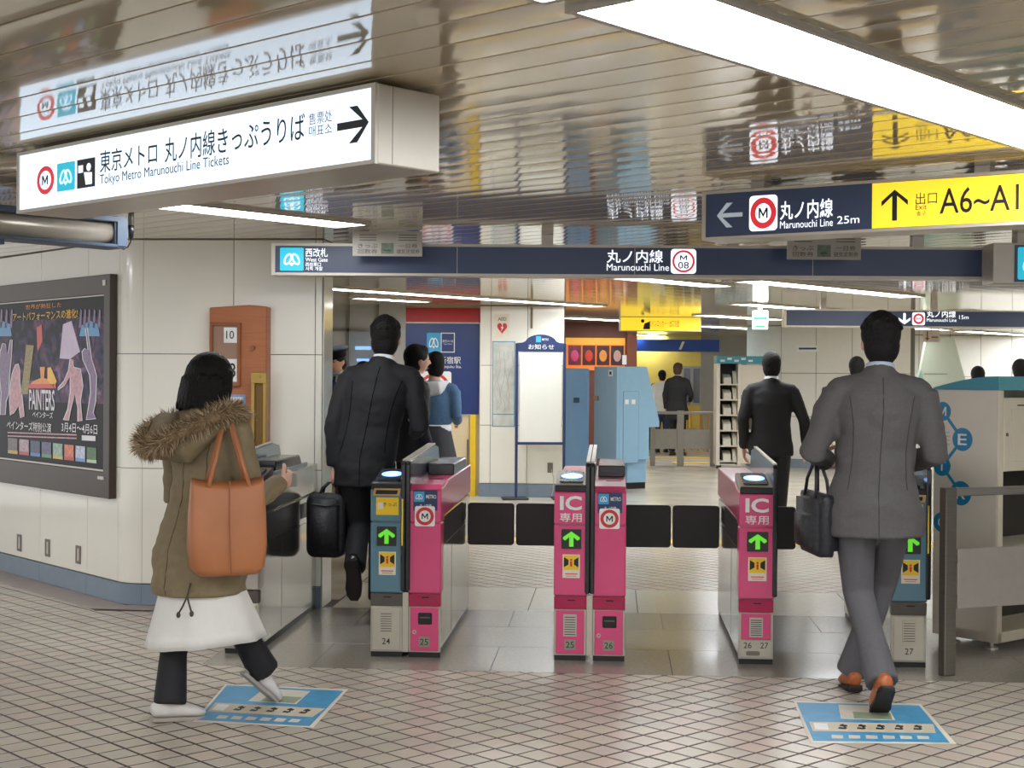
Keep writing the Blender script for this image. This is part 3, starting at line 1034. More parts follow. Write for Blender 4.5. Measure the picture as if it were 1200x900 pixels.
u0, _ = uv(s1, 43, 210); u1, _ = uv(s1, 63, 210)
rr = (u1 - u0) / 2
rz_ = .052
mk = poly(ell((u0 + u1) / 2, zc - .005, rr, rz_), SIGNRED, s1, -.002, 'line_mark_ring')
poly(ell((u0 + u1) / 2, zc - .005, rr * .66, rz_ * .66), SIGNWHITE, mk, -.003, 'line_mark_centre')
text('M', BLACK, mk, (u0 + u1) / 2 - rr * .34, (u0 + u1) / 2 + rr * .34, zc - .022, zc + .012, -.004, 'line_mark_letter', .01)
u0, _ = uv(s1, 66.5, 207); u1, _ = uv(s1, 87.5, 204)
wave_logo(s1, u0, u1, zc - .055, zc + .047, -.002, SIGNCYAN, SIGNWHITE)
u0, _ = uv(s1, 90, 203); u1, _ = uv(s1, 111, 200)
um, uw = (u0 + u1) / 2, u1 - u0
tk = poly([(u0, zc - .055), (u1, zc - .055), (u1, zc + .047), (u0, zc + .047)], BLACK, s1, -.002, 'ticket_pictogram')
poly(ell(um + uw * .16, zc + .016, uw * .12, .014), SIGNWHITE, tk, -.003, 'person_head')
poly([(um, zc - .045), (um + uw * .34, zc - .045), (um + uw * .34, zc - .004), (um - uw * .1, zc + .0)], SIGNWHITE, tk, -.003, 'person_body')
poly([(um - uw * .42, zc + .0), (um - uw * .16, zc + .0), (um - uw * .16, zc + .026), (um - uw * .42, zc + .026)], SIGNWHITE, tk, -.003, 'machine_body')
def l4(s, txt, m, x0, yb, yt, x1, bold=.0, yy=-.003):
    """lettering starting at column x0 between two heights read there, ending at column x1"""
    a, b = loc(s, x0, yb, yy), loc(s, x0, yt, yy)
    c = loc(s, x1, (yb + yt) / 2, yy)
    return text(txt, m, s, a[0], c[0], a[1], b[1], yy, 'lettering', bold)


l4(s1, '東京メトロ', BLACK, 117, 203, 177, 184, .004)
l4(s1, '丸ノ内線', BLACK, 193, 191, 162, 252, .004)
l4(s1, 'きっぷうりば', BLACK, 255, 180, 151, 357, .004)
l4(s1, 'Tokyo Metro Marunouchi Line Tickets', BLACK, 117, 219.5, 205, 268)
GP = mat('sign_grey_print', (96, 108, 122), .4)
l4(s1, '售票处', GP, 362, 147, 133, 389)
l4(s1, '매표소', GP, 362, 161, 148, 389)
u0, v0 = uv(s1, 395, 150); u1, v1 = uv(s1, 432, 148)
uc, au, ah = (u0 + u1) / 2, u1 - u0, .125
zr = zc + .006
t_ = .011
poly([(u0, zr - t_), (u1 - au * .2, zr - t_), (u1 - au * .62, zr - ah * .42), (u1 - au * .36, zr - ah * .42), (u1, zr), (u1 - au * .36, zr + ah * .42), (u1 - au * .62, zr + ah * .42), (u1 - au * .2, zr + t_), (u0, zr + t_)], BLACK, s1, -.003, 'arrow')

# 2 navy and yellow sign on the right
pl, pr = at(823, 281, 6.3), at(1262, 262, 5.45)
s2, W2 = sign_root('direction_sign', 'navy and yellow overhead sign with arrows at upper right', pl, pr)
sign_case(s2, W2, 2.052, 2.262, .2, SIGNNAVY)
u0, _ = uv(s2, 1022, 240)
box('yellow_face', SIGNYEL, s2, u0, W2 - .016, -.003, -.0008, 2.066, 2.248)
for xx in (.2, W2 - .4):
    box('hanger', SIGNFRAME, s2, xx, xx + .06, .06, .14, 2.262, CEIL - .001)
uL, _ = uv(s2, 840, 255); uR, _ = uv(s2, 870, 253)
ARW = mat('sign_pale_arrow', (170, 180, 190), .4, emit=.3, var=0)
zc2, aw = 2.155, uR - uL


def chevron_arrow(s, u0, u1, zr, ah, m, t_=.009, flip=1, y=-.003):
    au = u1 - u0
    pts = [(u0, zr - t_), (u1 - au * .22, zr - t_), (u1 - au * .62, zr - ah * .44), (u1 - au * .38, zr - ah * .44), (u1, zr), (u1 - au * .38, zr + ah * .44), (u1 - au * .62, zr + ah * .44), (u1 - au * .22, zr + t_), (u0, zr + t_)]
    if flip < 0:
        pts = [(u0 + u1 - a, b) for a, b in pts][::-1]
    return poly(pts, m, s, y, 'arrow')


chevron_arrow(s2, uL, uR, zc2, .12, ARW, .009, -1)
u0, _ = uv(s2, 878, 252); u1, _ = uv(s2, 911, 250)
um, hw2 = (u0 + u1) / 2, (u1 - u0) / 2
tl = poly(rrect(u0, u1, zc2 - .075, zc2 + .075, .018), SIGNTXT, s2, -.003, 'line_mark_tile')
MB().ring(ell(um, zc2, hw2 * .92, .066), ell(um, zc2, hw2 * .56, .041), -.0042, -.0034, 'y').build('line_mark_ring', SIGNRED, tl)
text('M', BLACK, tl, um - hw2 * .32, um + hw2 * .32, zc2 - .022, zc2 + .022, -.0042, 'line_mark_letter', .01)
l4(s2, '丸ノ内線', SIGNTXT, 914, 258, 236, 976, .012)
l4(s2, 'Marunouchi Line', SIGNTXT, 914, 268, 259.5, 976)
l4(s2, '25m', SIGNTXT, 981, 262.5, 253.5, 1007)
uL, _ = uv(s2, 1033, 245); uR, _ = uv(s2, 1064, 243)
um, aw, ah = (uL + uR) / 2, uR - uL, .125
t_ = .01
poly([(um - t_, zc2 - ah / 2), (um + t_, zc2 - ah / 2), (um + t_, zc2 + ah * .3), (um + aw / 2, zc2 - ah * .02), (um + aw / 2, zc2 + ah * .14), (um, zc2 + ah / 2), (um - aw / 2, zc2 + ah * .14), (um - aw / 2, zc2 - ah * .02), (um - t_, zc2 + ah * .3)], BLACK, s2, -.0045, 'arrow')
l4(s2, '出口', BLACK, 1073, 240, 226, 1098, 0, -.0045)
lt(s2, 'Exit', BLACK, 1073, 246, 1086, 239, bold=0, yy=-.0045)
lt(s2, '출구', BLACK, 1074, 253, 1085, 247, bold=0, yy=-.0045)
l4(s2, 'A6~A1', BLACK, 1101, 251, 221, 1194, .004, -.0045)

# 3 long navy sign above the gates
pl, pr = at(318, 322, 8.6), at(1155, 326, 8.55)
s3, W3 = sign_root('long_line_sign', 'long navy overhead sign spanning the ticket gates', pl, pr)
sign_case(s3, W3, 2.045, 2.235, .16, SIGNNAVY, .016)
for xx in (.5, 1.6, 2.7, 3.8):
    box('hanger', SIGNFRAME, s3, xx, xx + .07, .05, .11, 2.235, CEIL - .001)
for xx in (1.1, 2.15, 3.2):
    box('face_joint', SIGNFRAME, s3, xx, xx + .003, -.0018, -.0009, 2.061, 2.219)
a_ = uv(s3, 328, 319); b_ = uv(s3, 356, 290)
wave_logo(s3, a_[0], b_[0], 2.072, 2.208, -.003, SIGNCYAN, SIGNTXT)
lt(s3, '西改札', SIGNTXT, 358, 301, 384, 291)
lt(s3, 'West Gate', SIGNTXT, 358, 306.5, 384, 302, bold=0)
lt(s3, '西检票口', SIGNTXT, 358, 312, 376, 307.5, bold=.0)
lt(s3, '서쪽 개찰', SIGNTXT, 358, 317, 378, 312.5, bold=.0)
lt(s3, '丸ノ内線', SIGNTXT, 711, 308, 777, 293, bold=.010)
lt(s3, 'Marunouchi Line', SIGNTXT, 711, 317, 784, 309.5, bold=.0)
a_ = uv(s3, 786, 319); b_ = uv(s3, 816, 290)
tl = poly(rrect(a_[0], b_[0], 2.068, 2.214, .02), SIGNTXT, s3, -.003, 'line_mark_tile')
um, hh = (a_[0] + b_[0]) / 2, (b_[0] - a_[0]) / 2
MB().ring(ell(um, 2.141, hh * .88, .066), ell(um, 2.141, hh * .72, .054), -.0045, -.0035, 'y').build('line_mark_ring', SIGNRED, tl)
text('M', BLACK, tl, um - hh * .28, um + hh * .28, 2.148, 2.176, -.0045, 'line_mark_letter', .01)
text('08', BLACK, tl, um - hh * .42, um + hh * .42, 2.098, 2.138, -.0045, 'line_mark_number', .008)


def ticket_notice(x0, x1, y0, y1, d, label, upper=True):
    pl, pr = at(x0, y1, d), at(x1, y1, d)
    n, W = sign_root('ticket_notice', label, pl, pr)
    zb = pl.z
    zt = min(at(x0, y0, d).z, CEIL - .003)
    box('board', mat('notice_grey_board', (178, 172, 160), .4), n, 0, W, 0, .006, zb, zt, .002)
    g_ = mat('notice_print', (88, 84, 76), .5)
    h = zt - zb
    text('きっぷ', g_, n, W * .08, W * .36, zb + h * .32, zb + h * .5, -.001)
    text('回数券', g_, n, W * .08, W * .36, zb + h * .1, zb + h * .28, -.001)
    text('一日券', g_, n, W * .66, W * .93, zb + h * .32, zb + h * .5, -.001)
    text('磁気定期券', g_, n, W * .63, W * .96, zb + h * .1, zb + h * .28, -.001)
    b = box('green_picture', mat('notice_green', (110, 124, 104), .5, var=.35, scale=40), n, W * .41, W * .59, -.0015, 0, zb + h * .1, zb + h * .52)
    box('picture_slot', g_, b, W * .45, W * .54, -.0022, -.0015, zb + h * .2, zb + h * .26)
    if upper:
        for i in range(3):
            box('print_line', g_, n, W * .1, W * .34, -.001, 0, zb + h * (.62 + i * .1), zb + h * (.65 + i * .1))
            box('print_line', g_, n, W * .66, W * .92, -.001, 0, zb + h * (.62 + i * .1), zb + h * (.65 + i * .1))
    return n


ticket_notice(413, 495, 254, 300, 8.45, 'grey ticket notice overlapping the left of the long navy sign')
ticket_notice(922, 1009, 268, 304, 8.3, 'grey ticket notice hanging beneath the navy and yellow sign')

# 4 small cyan sign at the right edge
pl, pr = at(1189, 333, 8.25), at(1262, 333, 8.25)
s4, W4 = sign_root('gate_sign', 'small cyan overhead sign cut by the right edge of the picture', pl, pr)
box('case', SIGNFRAME, s4, -.12, W4, .004, .2, 2.0, 2.235, .004)
box('face', SIGNNAVY, s4, 0.0, W4, -.004, .004, 2.012, 2.222)
wave_logo(s4, .015, .2, 2.025, 2.21, -.005, SIGNCYAN, SIGNTXT)
box('hanger', SIGNFRAME, s4, .05, .15, .1, .2, 2.235, CEIL - .001)

# 5 second navy sign farther back on the right
pl, pr = at(919, 383, 15.6), at(1262, 378, 15.6)
s5, W5 = sign_root('line_sign', 'navy overhead sign with down arrow, above the man in grey', pl, pr)
zb = pl.z
zt = at(919, 362, 15.6).z
sign_case(s5, W5, zb, zt, .15, SIGNNAVY, .016)
for xx in (.4, 1.6, 2.7):
    box('hanger', SIGNFRAME, s5, xx, xx + .06, .04, .1, zt, CEIL - .001)
a_ = uv(s5, 1053, 377); b_ = uv(s5, 1067, 363)
um, aw, zz, ah = (a_[0] + b_[0]) / 2, b_[0] - a_[0], (zb + zt) / 2, (zt - zb) * .62
t_ = .013
poly([(um + t_, zz + ah / 2), (um - t_, zz + ah / 2), (um - t_, zz - ah * .2), (um - aw / 2, zz + ah * .1), (um - aw / 2, zz - ah * .12), (um, zz - ah / 2), (um + aw / 2, zz - ah * .12), (um + aw / 2, zz + ah * .1), (um + t_, zz - ah * .2)], SIGNTXT, s5, -.003, 'arrow')
a_ = uv(s5, 1069, 377); b_ = uv(s5, 1084, 363)
um, hh = (a_[0] + b_[0]) / 2, (b_[0] - a_[0]) / 2
tl = poly(rrect(a_[0], b_[0], zz - hh, zz + hh, .02), SIGNTXT, s5, -.003, 'line_mark_tile')
ringmark(um, zz, hh * .86, hh * .5, SIGNRED, tl, -.005, 'line_mark_ring')
text('M', BLACK, tl, um - hh * .3, um + hh * .3, zz - hh * .22, zz + hh * .22, -.005, 'line_mark_letter')
l4(s5, '丸ノ内線', SIGNTXT, 1086, 372, 364, 1120, .01)
l4(s5, 'Marunouchi Line', SIGNTXT, 1086, 377, 373, 1121)
lt(s5, '15m', SIGNTXT, 1124, 374, 1135, 369.5, bold=.0)

# 6 hanging yellow sign, green exit sign, arrow plate
pl, pr = at(726, 388, 20.5), at(822, 387, 20.5)
s6, W6 = sign_root('yellow_sign', 'yellow lit sign hanging over the passage beyond the lockers', pl, pr)
zb, zt = pl.z, at(726, 371, 20.5).z
sign_case(s6, W6, zb, zt, .12, SIGNYEL, .01)
box('hanger', SIGNFRAME, s6, .2, .26, .03, .09, zt, CEIL - .001)
box('hanger', SIGNFRAME, s6, W6 - .26, W6 - .2, .03, .09, zt, CEIL - .001)
lt(s6, 'コインロッカー・出口方面', mat('faded_print', (150, 128, 40), .5), 761, 383, 796, 375, bold=0)
a_ = uv(s6, 751, 385)
disc_mark(s6, a_[0], a_[0] + .05, zb + .12, zb + .17, BLACK, -.003, 'person_head')
poly([(a_[0] + .03, zb + .03), (a_[0] + .13, zb + .03), (a_[0] + .13, zb + .14), (a_[0] + .05, zb + .11)], BLACK, s6, -.003, 'person_body')
pl, pr = at(882, 386, 17.0), at(900, 386, 17.0)
s7, W7 = sign_root('exit_sign', 'small white and green emergency exit sign under the ceiling', pl, pr)
zb, zt = pl.z, at(882, 364, 17).z
EXW = mat('exit_white', (240, 250, 244), .4, emit=.3, var=0)
EXG = mat('exit_green', (20, 140, 90), .4, emit=.05, var=0)
box('case', EXW, s7, 0, W7, 0, .06, zb, zt, .004)
zz, h = (zb + zt) / 2 + .02, (zt - zb)
chevron_arrow(s7, W7 * .5, W7 * .95, zz, h * .45, EXG, .012, 1)
chevron_arrow(s7, W7 * .05, W7 * .5, zz, h * .45, EXG, .012, -1)
box('print_line', EXG, s7, W7 * .2, W7 * .8, -.001, 0, zb + h * .12, zb + h * .2)
box('hanger', SIGNFRAME, s7, W7 * .35, W7 * .65, .02, .04, zt, CEIL - .001)
pl, pr = at(1082, 401, 16.5), at(1101, 401, 16.5)
s8, W8 = sign_root('arrow_plate', 'small pale plate with a down arrow beneath the navy sign', pl, pr)
zb, zt = pl.z, at(1082, 386, 16.5).z
box('plate', mat('pale_plate', (214, 202, 184), .5), s8, 0, W8, 0, .01, zb, zt)
box('arrow_stem', mat('brown_print', (120, 92, 70), .5), s8, W8 * .2, W8 * .28, -.002, 0, zb + .03, zt - .02)
poly([(W8 * .1, zb + .05), (W8 * .24, zb + .012), (W8 * .38, zb + .05)], MATS['brown_print'], s8, -.003, 'arrow_head')
box('print_line', MATS['brown_print'], s8, W8 * .5, W8 * .9, -.002, 0, zb + .05, zb + .065)
box('hanger', SIGNFRAME, s8, W8 * .45, W8 * .55, .002, .008, zt, CEIL - .001)

# ================================================================== things on the left wall
FRAMEB = mat('dark_bronze_frame', (74, 64, 58), .35, .4, var=.05)
pf = thing('poster_frame', 'framed show poster with dancers and yellow title on the diagonal wall', 'poster', (CORNER.x, CORNER.y, 0), R(-45.2))


def pv(px, py, y=-.03):
    return loc(pf, px, py, y)


xr, zt = pv(132.5, 321)
_, zb = pv(132.5, 585)
xl = xr - 2.3
ir, it = pv(125, 345)
_, ib = pv(125, 553)
il = xl + .06
MB().ring([(xl, zb), (xr, zb), (xr, zt), (xl, zt)], [(il, ib), (ir, ib), (ir, it), (il, it)], -.05, 0, 'y').build('frame', FRAMEB, pf, .004)
MB().ring([(il, ib), (ir, ib), (ir, it), (il, it)], [(il + .015, ib + .012), (ir - .015, ib + .012), (ir - .015, it - .008), (il + .015, it - .008)], -.04, -.026, 'y').build('inner_trim', ALU, pf)
box('corner_clip', ALU, pf, ir - .01, ir + .03, -.054, -.05, zt - .07, zt - .035)
box('corner_clip', ALU, pf, ir - .07, ir + .02, -.054, -.05, ib - .05, ib - .03)


def poster_material():
    m = bpy.data.materials.new('poster_print')
    m.use_nodes = True
    nt = m.node_tree
    b = nt.nodes['Principled BSDF']
    tc = nt.nodes.new('ShaderNodeTexCoord')
    n = nt.nodes.new('ShaderNodeTexNoise'); n.inputs['Scale'].default_value = 7; n.inputs['Detail'].default_value = 6; n.inputs['Distortion'].default_value = 1.2
    nt.links.new(tc.outputs['Object'], n.inputs['Vector'])
    cr = nt.nodes.new('ShaderNodeValToRGB')
    e = cr.color_ramp.elements
    for _ in range(4):
        e.new(.5)
    for i, (p, c) in enumerate(((0, (26, 24, 34)), (.42, (30, 28, 44)), (.52, (64, 54, 92)), (.6, (110, 72, 84)), (.7, (130, 116, 160)), (.8, (190, 160, 170)))):
        e[i].position = p
        e[i].color = srgb(*c)
    nt.links.new(n.outputs['Fac'], cr.inputs['Fac'])
    nt.links.new(cr.outputs['Color'], b.inputs['Base Color'])
    b.inputs['Roughness'].default_value = .4
    b.inputs['Specular IOR Level'].default_value = .2
    return m


pz0, pz1 = ib + .01, it - .008
PBLACK = mat('poster_black', (18, 16, 22), .4, spec=.2)
sheet = box('poster_sheet', PBLACK, pf, il + .012, ir - .012, -.03, -.026, pz0, pz1)
PY = -.0312
xm0, zm0 = pv(8, 470, PY)
xm1, zm1 = pv(90, 372, PY)
sp = poly([(il + .03, zm0), (ir - .03, zm0 + .01), (ir - .03, zm1), (il + .03, zm1)], poster_material(), pf, PY + .0004, 'stage_photo')
PORANGE = mat('poster_orange', (246, 150, 30), .3)
PYEL = mat('poster_yellow', (252, 190, 40), .3)
PRED = mat('poster_red', (222, 62, 48), .3)
PPINK = mat('poster_flesh', (206, 150, 158), .3, var=.3, scale=40)
PPURP = mat('poster_purple', (126, 96, 134), .3, var=.3, scale=30)
PBLUE = mat('poster_blue', (84, 156, 206), .3)
PWHITE = mat('poster_white', (236, 232, 236), .3)


def plt(txt, m, x0, y0, x1, y1, bold=.006, name='lettering'):
    a, b = pv(x0, y0, PY - .001), pv(x1, y1, PY - .001)
    return text(txt, m, pf, a[0], b[0], a[1], b[1], PY - .001, name, bold)


plt('世界が熱狂した', PORANGE, 30, 363, 72, 354)
plt('アートパフォーマンスの進化!', PYEL, 15, 377, 91, 361.5, .008)
plt('PAINTERS', PWHITE, 34, 480, 64, 457, .016)
plt('ペインターズ', PWHITE, 38, 489, 62, 483, .01)
plt('ペインターズ特別公演', PWHITE, 8, 503, 60, 496, .006)
plt('3月4日～4月6日', PWHITE, 72, 506, 114, 498, .006)
poly([pv(96, 516, PY), pv(112, 517, PY), pv(112, 511, PY), pv(96, 510, PY)], PWHITE, pf, PY - .001, 'ticket_box')
for yy in (507.5, 511.5):
    poly([pv(9, yy, PY), pv(90, yy + 3, PY), pv(90, yy + 1.4, PY), pv(9, yy - 1.4, PY)], PPINK, pf, PY - .001, 'print_line')


def pp(pts, m, name, k=0, parent=None):
    return poly([pv(x, y, PY) for x, y in pts][::-1], m, parent or pf, PY - .001 - k * .0008, name)


# paint pot and brushes
pp([(35, 453), (66, 453), (64, 447), (52, 443), (53, 430), (47, 430), (48, 443), (38, 447)], PORANGE, 'paint_brush', 1)
pp([(34, 455), (66, 455), (66, 450), (34, 450)], PRED, 'paint_can_band', 2)
pp([(56, 431), (60, 430), (67, 447), (63, 454), (56, 446)], PYEL, 'yellow_splash', 2)
pp([(25, 462), (31, 404), (40, 405), (33, 462)], mat('poster_ladder', (150, 130, 50), .3, var=.5, scale=60), 'ladder', 1)
pp([(70, 420), (74, 380), (84, 376), (94, 412), (82, 421)], mat('poster_lilac', (216, 196, 220), .3, var=.1), 'white_portrait', 0)
pp([(44, 412), (43, 384), (49, 380), (50, 400)], PRED, 'red_splash', 0)
for cx_ in (106, 3):
    pp([(cx_ - 13, 394), (cx_ - 10, 381), (cx_, 376), (cx_ + 9, 380), (cx_ + 11, 394)], PBLUE, 'blue_smoke', 0)
    for dx in (-12, -7, -2, 4, 10):
        pp([(cx_ + dx - 1.5, 384), (cx_ + dx + 1.5, 384), (cx_ + dx + 2.2, 364), (cx_ + dx + .4, 362)], PPURP, 'raised_arm', 0)


def dancer(pts_out, pts_in, m):
    d = pp(pts_out, PWHITE, 'dancer_outline', 1)
    pp(pts_in, m, 'dancer_figure', 2, d)


def shrink(pts, k):
    cx_ = sum(p[0] for p in pts) / len(pts)
    cy_ = sum(p[1] for p in pts) / len(pts)
    out = []
    n = len(pts)
    for i in range(n):
        a, p, b = Vector(pts[i - 1]), Vector(pts[i]), Vector(pts[(i + 1) % n])
        t = (b - a)
        nrm = Vector((t.y, -t.x)).normalized()
        out.append((p.x - nrm.x * k, p.y - nrm.y * k))
    return out


d1 = [(100, 385), (103, 384), (106, 405), (108, 420), (114, 440), (113, 470), (110, 484), (113, 491), (101, 492), (103, 480), (106, 460), (105, 440), (100, 428), (97, 422), (96, 412), (99, 408), (103, 410)]
d2 = [(82, 420), (86, 422), (87, 430), (95, 432), (98, 452), (95, 470), (97, 493), (91, 494), (91, 478), (88, 462), (84, 478), (81, 493), (74, 492), (79, 480), (82, 460), (82, 442), (76, 452), (68, 458), (68, 454), (75, 446), (80, 434)]
d3 = [(3, 402), (7, 403), (9, 414), (12, 398), (15, 398), (14, 420), (12, 440), (11, 462), (8, 470), (7, 486), (0, 486), (1, 460), (-2, 430), (0, 412)]
d4 = [(18, 427), (22, 426), (24, 434), (24, 448), (27, 466), (29, 488), (24, 490), (22, 476), (17, 484), (12, 487), (11, 470), (12, 450), (14, 438), (16, 432)]
for dd, mm in ((d1, PPURP), (d2, PPINK), (d3, PPURP), (d4, PPINK)):
    sgn = 1 if sum(dd[i][0] * dd[(i + 1) % len(dd)][1] - dd[(i + 1) % len(dd)][0] * dd[i][1] for i in range(len(dd))) > 0 else -1
    dancer(dd, shrink(dd, 1.0 * sgn), mm)
cols = [(206, 170, 60), (196, 60, 76), (60, 130, 190), (96, 150, 90), (206, 180, 70), (196, 60, 60), (110, 160, 210), (190, 210, 170)]
ims = [(110, 100, 96), (190, 160, 170), (40, 60, 90), (90, 84, 120), (150, 180, 160), (214, 110, 70), (190, 200, 220), (60, 110, 50)]
for i in range(8):
    xa = 9.5 + i * 13.2
    ya = 514 + i * 1.55
    th = pp([(xa, ya + 14), (xa + 11, ya + 15), (xa + 11, ya), (xa, ya - 1)], mat('poster_thumb_%d' % i, ims[i], .3, var=.4, scale=50), 'thumbnail', 0)
    pp([(xa, ya + 17), (xa + 11.5, ya + 18.3), (xa + 11.5, ya + 14.3), (xa, ya + 13.3)], mat('poster_strip_%d' % i, cols[i], .3), 'caption_strip', 1, th)
pp([(40, 347.5), (63, 345), (63, 341), (40, 343.5)], PBLUE, 'blue_tab', 6)
pp([(49, 346), (55, 345.3), (55, 342.6), (49, 343.2)], PWHITE, 'tab_print', 7)

# three small outlet plates low on that wall
PLATE = mat('outlet_plate_steel', (126, 122, 118), .35, .6)
for (px_, py_), nm in (((22.5, 636), 'metal outlet plate low on the poster wall, leftmost of three'), ((55.5, 642), 'metal outlet plate low on the poster wall, middle of three'), ((91.5, 650), 'metal outlet plate low on the poster wall, nearest the corner')):
    o = thing('outlet_plate', nm, 'outlet', (CORNER.x, CORNER.y, 0), R(-45.2), 'outlet plates on the poster wall')
    u, v = loc(o, px_, py_, -.004)
    o.matrix_basis = Matrix.Translation(Vector((CORNER.x, CORNER.y, 0)) + Matrix.Rotation(R(-45.2), 3, 'Z') @ Vector((u, 0, v))) @ Matrix.Rotation(R(-45.2), 4, 'Z')
    MB().ring([(-.036, -.06), (.036, -.06), (.036, .06), (-.036, .06)], [(-.02, -.042), (.02, -.042), (.02, .042), (-.02, .042)], -.008, 0, 'y').build('cover', PLATE, o, .002)
    box('socket', mat('outlet_insert', (206, 192, 176), .5), o, -.02, .02, -.004, 0, -.042, .042)

# wooden calendar cabinet and brass post behind the first gate
WOOD = mat('orange_brown_wood', (178, 108, 66), .4, var=.12, scale=8, brushed=True)
WOODD = mat('dark_orange_wood', (150, 86, 50), .4, var=.1, scale=8)
x0, x1 = at(243, 450, 8.94).x, at(312, 450, 8.94).x
cab = thing('calendar_cabinet', 'orange brown wooden cabinet with date cards on the cream wall', 'cabinet', (x0, CORNER.y - .002, 0), 0)
cwid = x1 - x0
MB().prism([(0, .72), (cwid, .72), (cwid, 1.874), (cwid * .7, 1.884), (0, 1.867)], -.11, 0, 'y').build('body', WOOD, cab, .006)
fz0, fz1 = at(243, 453, 8.82).z, at(243, 377, 8.82).z
MB().ring([(.012, fz0), (cwid * .56, fz0), (cwid * .56, fz1), (.012, fz1)], [(.028, fz0 + .02), (cwid * .5, fz0 + .02), (cwid * .5, fz1 - .02), (.028, fz1 - .02)], -.13, -.11, 'y').build('window_frame', WOODD, cab, .003)
wp = box('window_back', mat('window_back_tan', (150, 112, 84), .3, coat=.4), cab, .028, cwid * .5, -.116, -.11, fz0 + .02, fz1 - .02)
box('date_card', WHITE, wp, .095, cwid * .49, -.118, -.116, fz1 - .125, fz1 - .03)
text('10', BLACK, wp, .11, cwid * .44, fz1 - .1, fz1 - .05, -.119)
box('date_card', WHITE, wp, .085, cwid * .5, -.118, -.116, fz0 + .03, fz0 + .17)
text('8', BLACK, wp, .125, .17, fz0 + .055, fz0 + .145, -.119)
MB().loft([((cwid * .77, -.112, 1.62), .012), ((cwid * .77, -.135, 1.62), .014)], 12, (1, 0, 0)).build('knob', WOODD, cab)
box('blue_sticker', mat('sticker_blue', (120, 160, 206), .4), cab, cwid * .32, cwid * .64, -.1115, -.11, 1.24, 1.33)
box('sticker_print', WHITE, cab, cwid * .36, cwid * .6, -.1122, -.1115, 1.285, 1.315)
BRASS = mat('aged_brass', (170, 140, 76), .32, .75, var=.08)
xp = at(299, 450, 8.76).x
bp = thing('brass_post', 'brass channel post standing beside the wooden cabinet', 'post', (xp, 8.74, 0), 0)
box('post_side', BRASS, bp, -.048, -.024, -.02, .02, 0.0, 1.455, .003)
box('post_side', BRASS, bp, .024, .048, -.02, .02, 0.0, 1.455, .003)
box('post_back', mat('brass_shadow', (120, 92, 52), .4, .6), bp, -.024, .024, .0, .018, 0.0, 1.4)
box('post_cap', BRASS, bp, -.05, .05, -.022, .022, 1.4, 1.47, .004)
MB().loft([((0, -.022, 1.445), .012), ((0, -.032, 1.445), .012)], 10).build('bolt', BRASS, bp)

# hanging lamp unit at the left edge with its pod
BLG = mat('blue_grey_case', (88, 104, 124), .4, var=.04)
e = at(143, 292, 7.35)
ru = thing('roller_unit', 'blue grey ceiling unit with a silver half-round cover at the left edge', 'fixture', (e.x, e.y, 0), -LH)
zb_ = e.z
zt_ = zb_ + .158
MB().prism([(-.12, zb_), (.06, zb_), (.06, zt_), (-.12, zt_)], -.075, .0, 'y').build('end_case', BLG, ru, .01, seg=2)
box('back_rail', BLG, ru, -.11, .06, -1.9, -.06, zt_ - .03, zt_, .004)
box('lower_rail', BLG, ru, -.11, .06, -1.9, -.06, zb_, zb_ + .018, .004)
MB().loft([((-.02, -1.9, (zb_ + zt_) / 2), .062), ((-.02, -.07, (zb_ + zt_) / 2), .062)], 24, (1, 0, 0)).build('round_cover', mat('satin_silver_cover', (184, 174, 158), .3, .25, var=.05), ru, smooth=True)
box('clip', BLG, ru, -.03, .03, -.72, -.66, zb_ - .025, zb_ + .002)
for yy in (-.3, -1.5):
    box('hanger', BLG, ru, -.05, 0, yy - .03, yy + .03, zt_, CEIL - .001)
e = at(153.5, 267, 7.45)
pod = thing('sensor_pod', 'small black capsule hanging from the ceiling with a cable', 'sensor', (e.x, e.y, 0), 0)
zt2 = at(153, 246, 7.45).z
MB().loft([((0, 0, at(153, 278, 7.45).z), .013), ((0, 0, at(153, 264, 7.45).z), .017)], 14, cap=.6).build('pod_body', BLACKPL, pod, smooth=True)
MB().loft([((0, 0, at(153, 264, 7.45).z), .017), ((0, 0, zt2), .015)], 14, cap=.5).build('pod_cap', mat('pod_grey', (112, 104, 92), .3), pod, smooth=True)
MB().loft([((0, 0, zt2), .004), ((0, 0, CEIL - .0005), .004)], 8).build('hanger', BLACKPL, pod)
z9 = at(153, 279, 7.45).z
MB().tube([(0, 0, z9 + .005), (-.002, 0, z9 - .02), (-.016, 0, z9 - .045), (-.04, 0, z9 - .058), (-.06, 0, z9 - .05)], .0035, 6).build('cable', BLACKPL, pod)

# ================================================================== office and pillar things
c0 = at(366, 480, 13.0)
counter = thing('counter', 'beige ticket office counter with a wooden top', 'counter', (c0.x, c0.y, 0), R(3))
box('front_panel', BEIGE, counter, -.9, .42, 0, .05, 0, 1.12)
box('side_panel', BEIGE, counter, .37, .42, .05, .5, 0, 1.12)
box('top', mat('counter_top', (206, 178, 136), .35, var=.08), counter, -.95, .46, -.05, .55, 1.12, 1.16, .004)
MB().box(-.02, .12, .15, .3, 1.16, 1.22).build('till', BLACKPL, counter, .01)
bsg = thing('company_board', 'navy wall board with white lettering and a ring mark, under a red band', 'sign', (p0.x, p0.y, 0), wall_board.rotation_euler.z)
bsg.matrix_basis = wall_board.matrix_basis.copy()
box('panel', mat('navy_board', (44, 62, 116), .3, var=.03), bsg, .0, wb * .985, -.028, -.001, .985, 2.083)
box('lower_trim', ALU, bsg, 0, wb * .985, -.034, -.001, .965, .985)
ya = -.03
a_, b_ = loc(bsg, 500, 413, ya), loc(bsg, 516.5, 390, ya)
wave_logo(bsg, a_[0], b_[0], a_[1], b_[1], ya - .001)
